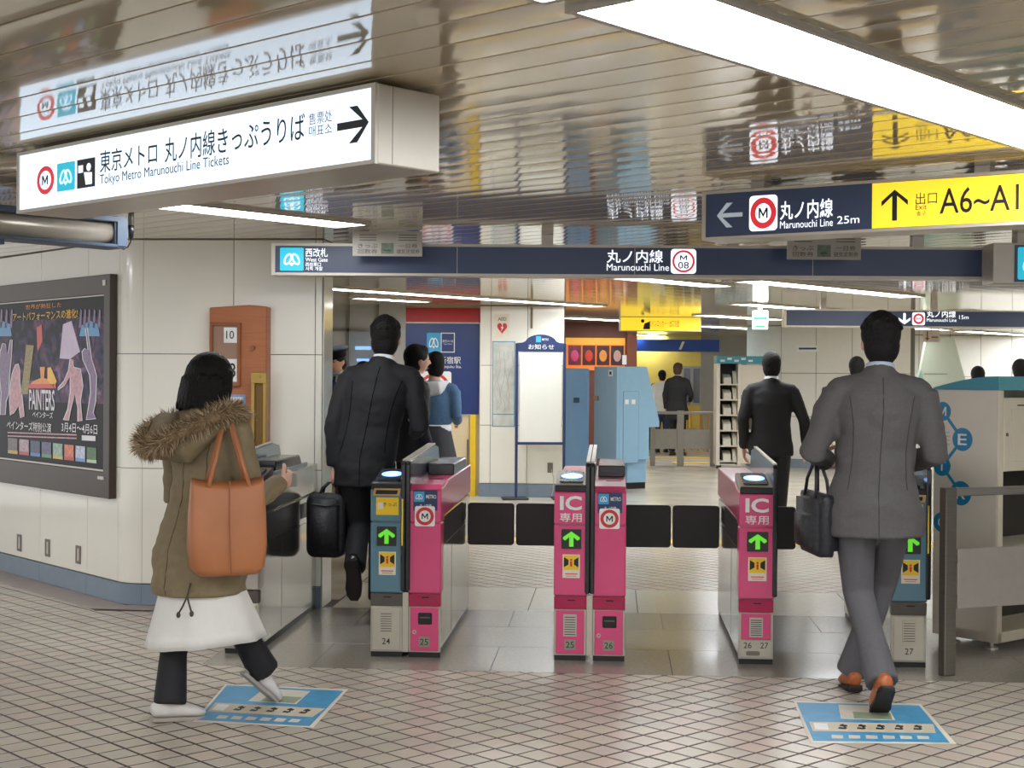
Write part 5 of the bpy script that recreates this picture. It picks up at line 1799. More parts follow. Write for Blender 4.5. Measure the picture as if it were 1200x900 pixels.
def person(label, pos, heading, H, pose, wear, vox=.012, skin=0, group=None, cat='person'):
    s = H / 1.72
    root = thing('person', label, cat, (pos[0], pos[1], 0), -R(heading), group)
    lx, ly = pose['lean']

    def S(z):
        t = max(0.0, (z - .92) / .53)
        return lx * t, ly * t

    def V(p):
        return Vector(p) * s

    def sp(z, rx, ry, dy=0.0, dx=0.0):
        a = S(z)
        return (V((a[0] + dx, a[1] + dy, z)), rx * s, ry * s)

    nb = S(1.45)
    hc = Vector((nb[0] + pose['headoff'][0], nb[1] + .025 + pose['headoff'][1], 1.601 + pose['headoff'][2]))
    Mh = (Matrix.Rotation(R(-pose['head'][0]), 3, 'Z') @ Matrix.Rotation(R(-pose['head'][1]), 3, 'X'))
    near = vox < .011
    # ---------------- body
    b = MB()
    b.loft([sp(.86, .10, .09), sp(.95, .15, .10), sp(1.08, .128, .09), sp(1.27, .15, .105), sp(1.37, .15, .085), sp(1.43, .08, .065), sp(1.47, .055, .058)], 16)
    nk = S(1.44)
    b.loft([(V((nk[0], nk[1] - .005, 1.42)), .058 * s, .06 * s), (V((hc.x, hc.y - .02, 1.5 + pose['headoff'][2])), .054 * s, .058 * s), (V((hc.x, hc.y - .012, 1.57 + pose['headoff'][2])), .05 * s, .055 * s)], 14)
    rx, ry, rz = .075 * s, .095 * s, .119 * s
    b.ellipsoid(V(hc), rx, ry, rz, 22, 16, Mh, head_shape(rx, ry, rz))
    hp = lambda x, y, z: V(hc) + Mh @ (Vector((x, y, z)) * s)
    b.loft([(hp(0, .088, .02), .007 * s), (hp(0, .104, -.012), .010 * s), (hp(0, .108, -.026), .014 * s, .011 * s)], 8, cap=.6)
    for sx in (-1, 1):
        b.ellipsoid(hp(sx * .076, -.004, -.012), .011 * s, .019 * s, .031 * s, 8, 6, Mh @ Matrix.Rotation(sx * R(18), 3, 'Z'))
    for sd, sx in (('L', -1), ('R', 1)):
        lg = pose[sd]
        b.loft([(V((sx * .085, 0, .90)), .08 * s), (V(lg['knee']), .052 * s), (V(lg['ankle']), .036 * s)], 10)
        ar = pose['a' + sd]
        sh = S(1.40)
        b.loft([(V((sx * .165 + sh[0], sh[1], 1.395)), .05 * s), (V(ar['elbow']), .038 * s), (V(ar['wrist']), .027 * s)], 10, cap=.4)
    fm = fuse(b, vox * .7 if near else vox, 3 if near else 2)
    bm_ = mesh_to_mb(fm)
    for sd, sx in (('L', -1), ('R', 1)):
        ar = pose['a' + sd]
        w_, e_ = V(ar['wrist']), V(ar['elbow'])
        fw = Vector(ar['hand']) if ar.get('hand') else (w_ - e_)
        add_hand(bm_, w_ + fw.normalized() * .015 * s, fw, ar['n'], ar['t'], s * .95, ar['curl'], 8 if near else 6)
    body = bm_.build('body', skinmat(skin), root, smooth=True)
    bpy.data.meshes.remove(fm)
    # face
    for sx in (-1, 1):
        MB().ellipsoid(hp(sx * .031, .0845, .008), .012 * s, .007 * s, .006 * s, 8, 5, Mh).build('eye', EYE, root, smooth=True)
        MB().loft([(hp(sx * .016, .0895, .028), .003 * s), (hp(sx * .046, .079, .03), .0025 * s)], 6).build('eyebrow', wear.get('hair_mat', HAIR), root)
    MB().ellipsoid(hp(0, .0885, -.062), .021 * s, .006 * s, .005 * s, 8, 5, Mh).build('mouth', LIP, root, smooth=True)
    # ---------------- hair
    hs = wear.get('hair', 'short')
    hm = wear.get('hair_mat', HAIR)
    h = MB()
    if hs == 'short':
        h.ellipsoid(hp(0, -.018, .034), .088 * s, .103 * s, .101 * s, 20, 12, Mh)
        h.ellipsoid(hp(0, -.036, -.022), .080 * s, .074 * s, .092 * s, 18, 10, Mh)
        h.ellipsoid(hp(.01, .03, .085), .06 * s, .06 * s, .038 * s, 14, 8, Mh)
        if near:
            rr_ = random.Random(int(H * 1000))
            for i in range(260):
                th, ph = rr_.uniform(0, 2 * math.pi), rr_.uniform(.0, 1.25)
                n_ = Vector((math.sin(ph) * math.cos(th), math.sin(ph) * math.sin(th), math.cos(ph)))
                p = Vector((n_.x * .084, n_.y * .099 - .018, n_.z * .097 + .034))
                tip = p + Vector((n_.x * .007 + rr_.uniform(-.014, .014), n_.y * .006 - .02 * n_.z, n_.z * .006 - .022 * math.sin(ph)))
                h.loft([(hp(*p), .010 * s), (hp(*((p + tip) / 2)), .009 * s), (hp(*tip), .004 * s)], 5)
    elif hs == 'bob':
        h.ellipsoid(hp(0, -.018, .028), .106 * s, .118 * s, .112 * s, 20, 12, Mh)
        h.loft([(hp(0, -.03, .05), .102 * s, .104 * s), (hp(0, -.038, -.03), .116 * s, .104 * s), (hp(0, -.042, -.10), .122 * s, .098 * s), (hp(0, -.05, -.15), .116 * s, .08 * s)], 18)
        for sx in (-1, 1):
            h.loft([(hp(sx * .075, .02, .05), .034 * s), (hp(sx * .092, .02, -.04), .03 * s), (hp(sx * .1, .012, -.13), .022 * s)], 10)
        if near:
            rr_ = random.Random(3)
            for i in range(120):
                a = rr_.uniform(math.pi * .95, math.pi * 2.05)
                top = Vector((.114 * math.cos(a), -.035 + .102 * math.sin(a), rr_.uniform(-.08, .02)))
                bot = Vector((.124 * math.cos(a) * rr_.uniform(.97, 1.14), -.05 + .096 * math.sin(a) * rr_.uniform(.95, 1.1), rr_.uniform(-.165, -.135)))
                h.loft([(hp(*top), .011 * s), (hp(*((top + bot) / 2)), .010 * s), (hp(*bot), .0035 * s)], 5)
    elif hs == 'bun':
        h.ellipsoid(hp(0, -.018, .03), .088 * s, .103 * s, .102 * s, 18, 10, Mh)
        h.ellipsoid(hp(0, -.045, -.03), .074 * s, .07 * s, .08 * s, 16, 10, Mh)
        h.ellipsoid(hp(0, -.11, -.03), .034 * s, .03 * s, .034 * s, 12, 8, Mh)
    mesh_obj('hair', fuse(h, (.0065 if near else .012) * s, 2 if near else 3, .4), hm, root)
    # ---------------- trousers, skirt, shoes
    tm_ = wear['trousers']
    t = MB()
    t.loft([sp(.80, .10, .10), sp(.88, .168, .125), sp(.97, .165, .118), sp(1.03, .15, .108)], 18)
    for sd, sx in (('L', -1), ('R', 1)):
        lg = pose[sd]
        k_, a_ = Vector(lg['knee']), Vector(lg['ankle'])
        hip = Vector((sx * .086, 0, .89))
        fl = wear.get('hem', .062)
        t.loft([(V(hip), .098 * s, .105 * s), (V(hip.lerp(k_, .5) + Vector((0, -.01, 0))), .084 * s, .09 * s), (V(k_), .068 * s, .072 * s), (V(k_.lerp(a_, .45) + Vector((0, -.012, 0))), .062 * s, .066 * s), (V(a_ + (a_ - k_).normalized() * .01), fl * s, fl * 1.08 * s)], 14)
    mesh_obj('trousers', fuse(t, vox, 3, .5), tm_, root)
    if 'skirt' in wear:
        z1, z0, rxa, rya, m_ = wear['skirt']
        k = MB()
        n = 40
        rings = []
        for i in range(9):
            z = z1 + (z0 - z1) * i / 8
            u = i / 8
            ring = []
            for j in range(n):
                a = 2 * math.pi * j / n
                rr2 = 1 + .035 * u * math.sin(a * 7 + 1) + .02 * u * math.sin(a * 12)
                fx = wear.get('skirt_shift', (0, 0))
                zz = z + wear.get('skirt_slant', 0) * u * math.cos(a)
                ring.append(V((fx[0] * u + (wear.get('skirt_top', .155) + (rxa - wear.get('skirt_top', .155)) * u) * math.cos(a) * rr2, fx[1] * u + (wear.get('skirt_top', .155) - .02 + (rya - wear.get('skirt_top', .155) + .02) * u) * math.sin(a) * rr2, zz)))
            rings.append(ring)
        inner = [[p + (V((fx[0], fx[1], 0)) - Vector((p.x, p.y, 0))).normalized() * .006 for p in rings[-1]]]
        vs_ = [p for r_ in rings + inner for p in r_]
        m2 = len(rings) + 1
        fs_ = [(i * n + j, i * n + (j + 1) % n, (i + 1) * n + (j + 1) % n, (i + 1) * n + j) for i in range(m2 - 1) for j in range(n)]
        MB().add(vs_, fs_).build('skirt', m_, root, smooth=True)
    for sd, sx in (('L', -1), ('R', 1)):
        lg = pose[sd]
        Mf = Matrix.Translation(V(lg['ankle'])) @ Matrix.Rotation(R(lg['yaw']), 4, 'Z') @ Matrix.Rotation(R(-lg['pitch']), 4, 'X')
        sh = MB()
        st_ = wear.get('shoe', 'dress')
        zt = .0
        ch = [(-.075, .030, .034), (-.05, .036, .044), (-.01, .038, .05), (.04, .040, .040), (.09, .044, .03), (.135, .040, .024), (.168, .024, .016)]
        sh.loft([((0, y * s, (-.085 + .014 + r2) * s), r1 * s, r2 * s) for y, r1, r2 in ch], 14, (1, 0, 0), cap=.5)
        sh.loft([((0, -.035 * s, -.055 * s), .036 * s, .042 * s), ((0, -.03 * s, .0 * s), .036 * s, .04 * s)], 12)
        sh.v = [tuple(Mf @ Vector(p)) for p in sh.v]
        shoe = mesh_obj('shoe', fuse(sh, max(.006, vox * .7), 2), wear['shoe_mat'], root)
        so_ = MB()
        sol = [(-.085, .024), (-.07, .034), (-.02, .036), (.04, .038), (.09, .045), (.14, .039), (.17, .02)]
        outline = [(r1 * s, y * s) for y, r1 in sol] + [(-r1 * s, y * s) for y, r1 in sol[::-1]]
        so_.prism(outline, -.085 * s, -.068 * s, 'z')
        if st_ == 'dress':
            so_.prism([(r1 * s, y * s) for y, r1 in sol[:3]] + [(-r1 * s, y * s) for y, r1 in sol[:3][::-1]], -.0852 * s, -.06 * s, 'z')
        so_.v = [tuple(Mf @ Vector(p)) for p in so_.v]
        so_.build('sole', wear.get('sole_mat', mat('dark_sole', (40, 34, 32), .6)), shoe, .002)
    # ---------------- upper garment
    if 'jacket' in wear:
        m_ = wear['jacket']
        hem = wear.get('hem_z', .78)
        hr = wear.get('hem_r', (.192, .15))
        j = MB()
        if hem < .9:
            j.loft([sp(hem, hr[0], hr[1], -.005), sp((hem + .98) / 2, hr[0] * .99, hr[1] * .96, -.006), sp(1.0, .178, .128, -.005), sp(1.12, .172, .128, -.006), sp(1.27, .188, .138, -.008), sp(1.36, .185, .115, -.01), sp(1.42, .12, .088, -.008), sp(1.45, .082, .078, -.006), sp(1.484, .07, .072, .0)], 24)
        else:
            j.loft([sp(hem, .165, .125, 0), sp(hem + .1, .175, .13, -.004), sp(1.27, .18, .135, -.008), sp(1.36, .175, .112, -.01), sp(1.42, .11, .085, -.008), sp(1.46, .07, .07, -.006)], 24)
        sh = S(1.39)
        fat = wear.get('sleeve', 1.0)
        j.loft([(V((-.185 + sh[0], sh[1], 1.375)), .066 * s), (V((sh[0], sh[1] - .01, 1.405)), .078 * s), (V((.185 + sh[0], sh[1], 1.375)), .066 * s)], 14, (0, 1, 0), cap=.6)
        for sd, sx in (('L', -1), ('R', 1)):
            ar = pose['a' + sd]
            shp = Vector((sx * .185 + sh[0], sh[1], 1.372))
            e_, w_ = Vector(ar['elbow']), Vector(ar['wrist'])
            j.loft([(V(shp), .066 * s * fat), (V(shp.lerp(e_, .5)), .060 * s * fat), (V(e_), .053 * s * fat), (V(e_.lerp(w_, .55)), .048 * s * fat), (V(w_ + (w_ - e_).normalized() * .0), .044 * s * fat)], 14, cap=.15)
        jm = fuse(j, vox, 4, .5)
        # soft folds
        amp = wear.get('fold', .004) * s
        for v in jm.vertices:
            p = v.co
            q = noise.noise(Vector((p.x * 7, p.y * 7, p.z * 11))) + .6 * noise.noise(Vector((p.x * 15, p.y * 15, p.z * 24)))
            r_ = Vector((p.x - lx * .5, p.y, 0))
            if r_.length > 1e-4:
                v.co = p + r_.normalized() * q * amp
        jo = mesh_obj('jacket', jm, m_, root)
        if near and wear.get('seam', True):
            bv = BVHTree.FromPolygons([v.co for v in jm.vertices], [tuple(p.vertices) for p in jm.polygons])
            for fx, z0_, z1_, nm_ in ((0, hem + .01, 1.44, 'back_seam'), (-.115, .95, 1.36, 'side_seam'), (.115, .95, 1.36, 'side_seam')):
                pts = []
                for i in range(22):
                    z = (z0_ + (z1_ - z0_) * i / 21)
                    a = S(z)
                    k2 = 1 + .25 * ((z - 1.12) / .25) ** 2 if fx else 1
                    hit = bv.ray_cast(Vector(((a[0] + fx * k2) * s, -1.2, z * s)), Vector((0, 1, 0)))
                    if hit[0] is not None:
                        pts.append(hit[0])
                if len(pts) > 3:
                    MB().tube(pts, .0026 * s, 5).build(nm_, wear.get('seam_mat', m_), jo)
        if 'collar' in wear:
            c_ = MB()
            a = S(1.46)
            c_.loft([(V((a[0], a[1] - .004, 1.445)), .070 * s, .070 * s), (V((a[0] + pose['headoff'][0] * .3, a[1] + .006, 1.502)), .061 * s, .064 * s)], 20)
            c_.build('shirt_collar', wear['collar'], root, smooth=True)
    return root, s, hp, V, S


SUITB = mat('black_suit_cloth', (25, 25, 28), .75, var=.08, scale=60, bump=.15, bscale=30)
SEAMB = mat('black_seam', (12, 12, 14), .9, spec=.1)
SEAMG = mat('grey_seam', (56, 53, 53), .8)
SUITG = mat('grey_suit_cloth', (84, 80, 80), .75, var=.10, scale=120, bump=.2, bscale=26)
SUITG2 = mat('grey_trouser_cloth', (92, 90, 93), .75, var=.08, scale=120, bump=.2, bscale=26)
TROUB = mat('black_trouser_cloth', (30, 30, 34), .75, var=.08, bump=.15, bscale=30)
SHOEB = mat('black_leather', (28, 26, 28), .3, coat=.2)
SHOEO = mat('tan_orange_leather', (176, 96, 48), .35, var=.15, scale=20, coat=.2)
COLW = mat('white_shirt', (232, 234, 240), .6)
COLBL = mat('pale_blue_shirt', (196, 208, 226), .6)


def wp(px, py, d):
    p = at(px, py, d)
    return (p.x, p.y)


def place(px, d):
    """floor position of a figure seen at column px, d metres ahead"""
    p = at(px, 450, d)
    return (p.x, p.y)


# ---- man in grey suit, near right
GH = 1.745
gpose = mk_pose(lean=(.03, .03), head=(0, 3), headoff=(.008, .01, .0),
                L=dict(knee=(-.055, .03, .48), ankle=(.0, -.25, .145), pitch=38, yaw=2),
                R=dict(knee=(.085, .2, .52), ankle=(-.045, .25, .088), pitch=8, yaw=2),
                aL=dict(elbow=(-.262, .0, 1.10), wrist=(-.175, .24, 1.06), hand=(.3, 1, -.1), n=(1, 0, 0), t=(0, .2, 1)),
                aR=dict(elbow=(.275, .02, 1.10), wrist=(.21, .28, 1.05), hand=(-.2, 1, -.1), n=(-1, 0, -.3), t=(0, .2, 1)))
man_grey, *_ = person('man in a grey suit with orange brown shoes, walking up to the gate', place(1024, 6.52), 0, GH, gpose,
                      dict(trousers=SUITG2, jacket=SUITG, collar=COLBL, shoe_mat=SHOEO, hem_z=.74, hem_r=(.222, .155), sleeve=1.12, hem=.072, fold=.010, seam_mat=SEAMG), .009, 1)
gs = GH / 1.72
BAGM = mat('black_bag_nylon', (34, 34, 38), .5, var=.1, bump=.3, bscale=50)


def soft_box(mb, c, hx, hy, hz, r=.03, Mr=None):
    b_ = MB()
    b_.prism(rrect(-hx, hx, -hz, hz, r, 4), -hy, hy, 'y')
    me = b_.mesh('t', bevel=min(hy * .5, .03), seg=3)
    q = mesh_to_mb(me)
    bpy.data.meshes.remove(me)
    Mr = Mr or Matrix.Identity(3)
    q.v = [tuple(Vector(c) + Mr @ Vector(p)) for p in q.v]
    mb.add(q.v, q.f)


Mg = man_grey.matrix_basis
br_ = thing('briefcase', 'black soft briefcase hanging from the arm of the man in grey', 'bag', Mg @ Vector((-.235, .10, .655)), R(-82))
mb = MB(); soft_box(mb, (0, 0, .14), .18, .055, .14, .03)
mb.build('bag_body', BAGM, br_, smooth=True)
mb = MB(); soft_box(mb, (0, -.05, .11), .14, .02, .08, .02)
mb.build('front_pocket', BAGM, br_, smooth=True)
for yy in (-.03, .03):
    MB().tube([(-.09, yy, .26), (-.075, yy * .8, .34), (-.03, yy * .4, .405), (.03, yy * .4, .405), (.075, yy * .8, .34), (.09, yy, .26)], .008, 8).build('handle', BAGM, br_, smooth=True)
box('zip', mat('zip_metal', (90, 90, 94), .4, .6), br_, -.15, .15, -.004, .004, .278, .284)

# ---- man in black suit passing the gate
BH = 1.80
bpose = mk_pose(lean=(.10, .04), head=(4, 0), headoff=(.012, .01, 0),
                L=dict(knee=(-.03, .04, .52), ankle=(-.005, -.24, .33), pitch=68, yaw=0),
                R=dict(knee=(.06, .22, .52), ankle=(.05, .24, .088), pitch=0, yaw=0),
                aL=dict(elbow=(-.168, -.03, 1.12), wrist=(-.168, -.03, .875), hand=(0, .1, -1), n=(1, 0, 0), t=(0, 1, 0), curl=1.9),
                aR=dict(elbow=(.32, .0, 1.10), wrist=(.26, .26, 1.06), hand=(-.1, 1, 0), n=(-1, 0, 0), t=(0, 0, 1)))
man_black, *_ = person('man in a black suit with a black bag passing between the gates', place(427, 8.66), 0, BH, bpose,
                       dict(trousers=TROUB, jacket=SUITB, collar=COLW, shoe_mat=SHOEB, hem_z=.76, hem_r=(.178, .145), sleeve=1.0, fold=.008, seam_mat=SEAMB), .009, 0)
bs = BH / 1.72
Mk = man_black.matrix_basis
hb = thing('handbag', 'black soft business bag held by the man in black', 'bag', Mk @ Vector((-.185 * bs, -.035, .362)), R(-8))
mb = MB(); soft_box(mb, (-.02, 0, .2), .115, .07, .19, .05)
mb.build('bag_body', BAGM, hb, smooth=True)
for yy in (-.03, .03):
    MB().tube([(-.06, yy, .37), (-.045, yy * .7, .42), (-.01, yy * .3, .452), (.02, yy * .3, .452), (.045, yy * .7, .42), (.05, yy, .37)], .008, 8).build('handle', BAGM, hb, smooth=True)
MB().tube([(-.09, -.072, .33), (0, -.075, .32), (.08, -.072, .33)], .004, 6).build('zip', MATS['zip_metal'], hb)

# ---- woman in the olive parka
WH = 1.545
mat('olive_seam', (92, 80, 58), .8)
OLIVE = mat('olive_parka_cloth', (136, 121, 92), .8, var=.10, scale=30, bump=.3, bscale=22)
OLIVE2 = mat('olive_hood_cloth', (128, 114, 86), .8, var=.10, scale=30, bump=.3, bscale=22)
FURB = mat('brown_fur', (134, 112, 84), .85, var=.3, scale=40)
FURL = mat('pale_fur_tips', (196, 172, 138), .85, var=.25, scale=40)
SKIRTW = mat('white_skirt_cloth', (236, 234, 228), .8, var=.02, bump=.12, bscale=14)
SHOEW = mat('white_shoe_leather', (220, 214, 210), .5, var=.05)
wpose = mk_pose(lean=(0, .045), head=(8, 8), headoff=(-.02, .02, -.012),
                L=dict(knee=(-.065, -.07, .48), ankle=(-.02, -.17, .088), pitch=4, yaw=-25),
                R=dict(knee=(.05, .16, .49), ankle=(.085, .35, .165), pitch=42, yaw=-20),
                aL=dict(elbow=(-.245, .06, 1.03), wrist=(-.12, .27, 1.08), hand=(.5, 1, 0), n=(1, 0, 0), t=(0, 0, 1)),
                aR=dict(elbow=(.275, .07, 1.02), wrist=(.20, .32, 1.09), hand=(-.1, 1, .15), n=(-1, 0, .2), t=(0, .1, 1), curl=1.3))
WHEAD = 29
woman, ws, whp, WV, WS = person('woman in an olive fur-hooded parka and white skirt, walking to the gate', place(236, 6.2), WHEAD, WH, wpose,
                                dict(trousers=TROUB, jacket=OLIVE, shoe_mat=SHOEW, sole_mat=mat('grey_sole', (170, 160, 150), .6), shoe='flat', hem_z=.585, hem_r=(.228, .218), sleeve=1.15, hem=.075, fold=.014, hair='bob', seam_mat=MATS['olive_seam'],
                                     skirt=(.72, .335, .265, .31, SKIRTW), skirt_shift=(-.015, .06), skirt_slant=.025, skirt_top=.17), .009, 2)
# hood with fur trim
hd = MB()
hd.loft([(WV((-.15, .08, 1.385)), .045 * ws, .06 * ws), (WV((-.175, -.06, 1.385)), .055 * ws, .075 * ws), (WV((-.09, -.165, 1.30)), .09 * ws, .08 * ws), (WV((.06, -.17, 1.295)), .10 * ws, .08 * ws), (WV((.16, -.05, 1.40)), .055 * ws, .075 * ws), (WV((.14, .09, 1.41)), .045 * ws, .06 * ws)], 14, (0, 0, 1), cap=.5)
mesh_obj('hood', fuse(hd, .009, 4), OLIVE2, woman)
path = [Vector(p) for p in ((-.11, .13, 1.38), (-.19, .02, 1.395), (-.21, -.10, 1.355), (-.15, -.22, 1.29), (-.02, -.255, 1.29), (.10, -.205, 1.36), (.195, -.085, 1.43), (.18, .04, 1.445), (.12, .13, 1.42))]


def catmull(pts, t):
    n = len(pts) - 1
    f = t * n
    i = min(int(f), n - 1)
    u = f - i
    p0, p1, p2, p3 = pts[max(i - 1, 0)], pts[i], pts[i + 1], pts[min(i + 2, n)]
    return .5 * ((2 * p1) + (p2 - p0) * u + (2 * p0 - 5 * p1 + 4 * p2 - p3) * u * u + (3 * p1 - p0 - 3 * p2 + p3) * u ** 3)


core = MB().loft([(WV(catmull(path, i / 24)), .036 * ws, .042 * ws) for i in range(25)], 12, (0, 0, 1), cap=.6)
trim = core.build('fur_trim', FURB, woman, smooth=True)
rr_ = random.Random(8)
for nm, m_, cnt, ln in (('fur_strands', FURB, 2600, .05), ('fur_tips', FURL, 1500, .058)):
    f = MB()
    for i in range(cnt):
        t = rr_.random()
        c = catmull(path, t)
        tan = (catmull(path, min(t + .01, 1)) - catmull(path, max(t - .01, 0))).normalized()
        d = Vector((rr_.gauss(0, 1), rr_.gauss(0, 1), rr_.gauss(0, 1)))
        d = (d - tan * d.dot(tan)).normalized()
        b0 = c + d * .03
        dirn = (d + tan * rr_.uniform(-.5, .5) + Vector((0, 0, -.35)) + Vector((rr_.uniform(-.3, .3), rr_.uniform(-.3, .3), 0))).normalized()
        tip = b0 + dirn * ln * rr_.uniform(.6, 1.15)
        sd = dirn.cross(Vector((rr_.random() - .5, rr_.random() - .5, rr_.random() - .5))).normalized() * .0032
        s2 = dirn.cross(sd).normalized() * .0032
        f.add([WV(b0 + sd), WV(b0 - sd * .5 + s2), WV(b0 - sd * .5 - s2), WV(tip)], [(0, 1, 3), (1, 2, 3), (2, 0, 3)])
    o = f.build(nm, m_, trim, kind='stuff')
# drawcord and seam of the parka
za_ = .60
MB().tube([WV((.13, -.19, .66)), WV((.13, -.212, .60)), WV((.112, -.222, .555)), WV((.095, -.232, .52))], .004, 6).build('drawcord', mat('olive_cord', (74, 66, 48), .7), woman)
MB().tube([WV((.13, -.212, .60)), WV((.152, -.214, .55)), WV((.165, -.218, .53))], .004, 6).build('drawcord', MATS['olive_cord'], woman)
for p in ((.095, -.232, .515), (.165, -.218, .525)):
    MB().ellipsoid(WV(p), .009, .009, .013, 8, 6).build('cord_toggle', MATS['olive_cord'], woman)
# phone in her hand
ph = thing('phone', 'pale card phone held in the hand of the woman', 'phone', woman.matrix_basis @ WV((.168, .425, 1.10)), -R(WHEAD))
box('case', mat('phone_grey', (150, 146, 142), .3), ph, -.006, .006, -.06, .06, -.03, .03, .004)
box('screen', SLOT, ph, -.0075, -.006, -.052, .052, -.026, .026)
# tote bag on her shoulder
TAN = mat('tan_leather_tote', (182, 116, 74), .45, var=.10, scale=6, bump=.1, bscale=12)
TAND = mat('tan_leather_dark', (158, 92, 52), .5, var=.06)
tb = thing('tote_bag', 'tan leather tote bag on the shoulder of the woman', 'bag', woman.matrix_basis @ WV((.268, -.098, .70)), -R(WHEAD) + R(58))
TWI, THI = .185, .385
outl = []
sec = [(0.0, .12, .05), (.03, .15, .066), (.12, .162, .064), (.25, .16, .052), (.35, .152, .034), (THI, .15, .022)]
n = 36
rings = []
for z, hx, hy in sec:
    ring = []
    for j in range(n):
        a = 2 * math.pi * j / n
        ca, sa = math.cos(a), math.sin(a)
        e_ = .45
        x = hx * math.copysign(abs(ca) ** e_, ca)
        y = hy * math.copysign(abs(sa) ** e_, sa)
        w_ = .004 * math.sin(x * 30 + z * 12)
        ring.append(Vector((x, y + w_, z + (.02 * abs(ca) if z > .3 else 0))))
    rings.append(ring)
vs_ = [p for r_ in rings for p in r_]
fs_ = [(i * n + j, i * n + (j + 1) % n, (i + 1) * n + (j + 1) % n, (i + 1) * n + j) for i in range(len(sec) - 1) for j in range(n)] + [tuple(range(n))[::-1]]
inner = [p * 1.0 for p in rings[-1]]
vs_ += [Vector((p.x * .96, p.y * .8, p.z - .05)) for p in rings[-1]]
k_ = (len(sec) - 1) * n
fs_ += [(k_ + j, k_ + (j + 1) % n, k_ + n + (j + 1) % n, k_ + n + j) for j in range(n)] + [tuple(range(k_ + n, k_ + 2 * n))]
MB().add(vs_, fs_).build('bag_body', TAN, tb, smooth=True)
MB().tube([(0.0, -.076, .01), (-.005, -.073, .12), (-.005, -.062, .25), (0, -.036, .39)], .0022, 6).build('seam', TAND, tb)
shl = tb.matrix_basis.inverted() @ (woman.matrix_basis @ WV((.15, -.0, 1.455)))
shl2 = tb.matrix_basis.inverted() @ (woman.matrix_basis @ WV((.165, -.02, 1.45)))
for yy, sh_ in ((-.03, shl), (.03, shl2)):
    strap = MB()
    P0, P1, P2 = Vector((-.085, yy, THI - .02)), Vector(sh_) + Vector((0, 0, .0)), Vector((.085, yy, THI - .02))
    pts = [P0, P0.lerp(P1, .35) + Vector((0, -.02, .0)), P0.lerp(P1, .75) + Vector((0, -.035, .01)), P1 + Vector((-.008, -.02, -.02)), P1 + Vector((0, 0, .004)), P1 + Vector((.008, -.02, -.02)), P2.lerp(P1, .75) + Vector((0, -.035, .01)), P2.lerp(P1, .35) + Vector((0, -.02, 0)), P2]
    strap.loft([(p, .009, .004) for p in pts], 8, (1, 0, 0))
    strap.build('strap', TAN, tb, smooth=True)

# ---- people beyond the gates
walkpose = mk_pose(L=dict(knee=(-.09, .1, .49), ankle=(-.08, -.06, .1), pitch=10), R=dict(knee=(.09, .02, .49), ankle=(.08, .16, .088)), head=(0, 0),
                   aL=dict(elbow=(-.25, -.05, 1.12), wrist=(-.235, .06, .87)), aR=dict(elbow=(.285, -.06, 1.12), wrist=(.315, .04, .885)))
person('man in a black suit walking away beyond the narrow pink gate', place(904, 12.6), 2, 1.675, walkpose, dict(trousers=TROUB, jacket=SUITB, collar=COLW, shoe_mat=SHOEB, hem_z=.80, hem_r=(.2, .145)), .013, 1)
NAVYC = mat('navy_uniform_cloth', (48, 62, 92), .7, var=.05)
off, os_, ohp, OV, OS = person('station attendant in a navy uniform and peaked cap at the counter', place(396, 14.35), 196, 1.71,
                               mk_pose(head=(14, 14), aL=dict(elbow=(-.27, .05, 1.12), wrist=(-.2, .26, 1.13), hand=(0, 1, 0)), aR=dict(elbow=(.27, .05, 1.12), wrist=(.2, .26, 1.13), hand=(0, 1, 0))),
                               dict(trousers=TROUB, jacket=NAVYC, collar=COLBL, shoe_mat=SHOEB), .013, 0)
cap_ = MB()
cp = mat('cap_navy', (20, 22, 32), .8, spec=.2)
Mo = Matrix.Rotation(R(-14), 3, 'Z') @ Matrix.Rotation(R(-14), 3, 'X')
cap_.loft([(ohp(0, -.012, .045), .092 * os_, .106 * os_), (ohp(0, -.012, .085), .094 * os_, .108 * os_), (ohp(0, -.012, .108), .125 * os_, .132 * os_), (ohp(0, -.012, .13), .118 * os_, .125 * os_), (ohp(0, -.012, .138), .06 * os_, .06 * os_)], 24)
co = cap_.build('cap', cp, off, smooth=True)
vz = MB()
vp = [(.085 * math.cos(R(a)) * os_, (.10 + .055 * math.sin(R(a)) - .0) * os_) for a in range(0, 181, 15)]
vz.prism(vp, .038 * os_, .044 * os_, 'z')
vz.v = [tuple(ohp(0, 0, 0) + Mo @ Vector((p[0], p[1] - .03 * os_, p[2]))) for p in vz.v]
vz.build('cap_visor', BLACKPL, co)
MB().ellipsoid(ohp(0, .10, .098), .014, .01, .018, 8, 6).build('cap_badge', BRASS, co)
a_ = OS(1.3)
MB().add([OV((-.05, .128, 1.24)), OV((.05, .128, 1.24)), OV((.055, .07, 1.46)), OV((-.055, .07, 1.46)), OV((-.05, .118, 1.24)), OV((.05, .118, 1.24)), OV((.055, .06, 1.46)), OV((-.055, .06, 1.46))], [(0, 1, 2, 3), (4, 7, 6, 5), (0, 4, 5, 1), (1, 5, 6, 2), (2, 6, 7, 3), (3, 7, 4, 0)]).build('shirt_front', COLBL, off)
MB().add([OV((-.02, .134, 1.22)), OV((.02, .134, 1.22)), OV((.014, .077, 1.45)), OV((-.014, .077, 1.45)), OV((-.02, .128, 1.22)), OV((.02, .128, 1.22)), OV((.014, .07, 1.45)), OV((-.014, .07, 1.45))], [(0, 1, 2, 3), (4, 7, 6, 5), (0, 4, 5, 1), (1, 5, 6, 2), (2, 6, 7, 3), (3, 7, 4, 0)]).build('tie', NAVYC, off)
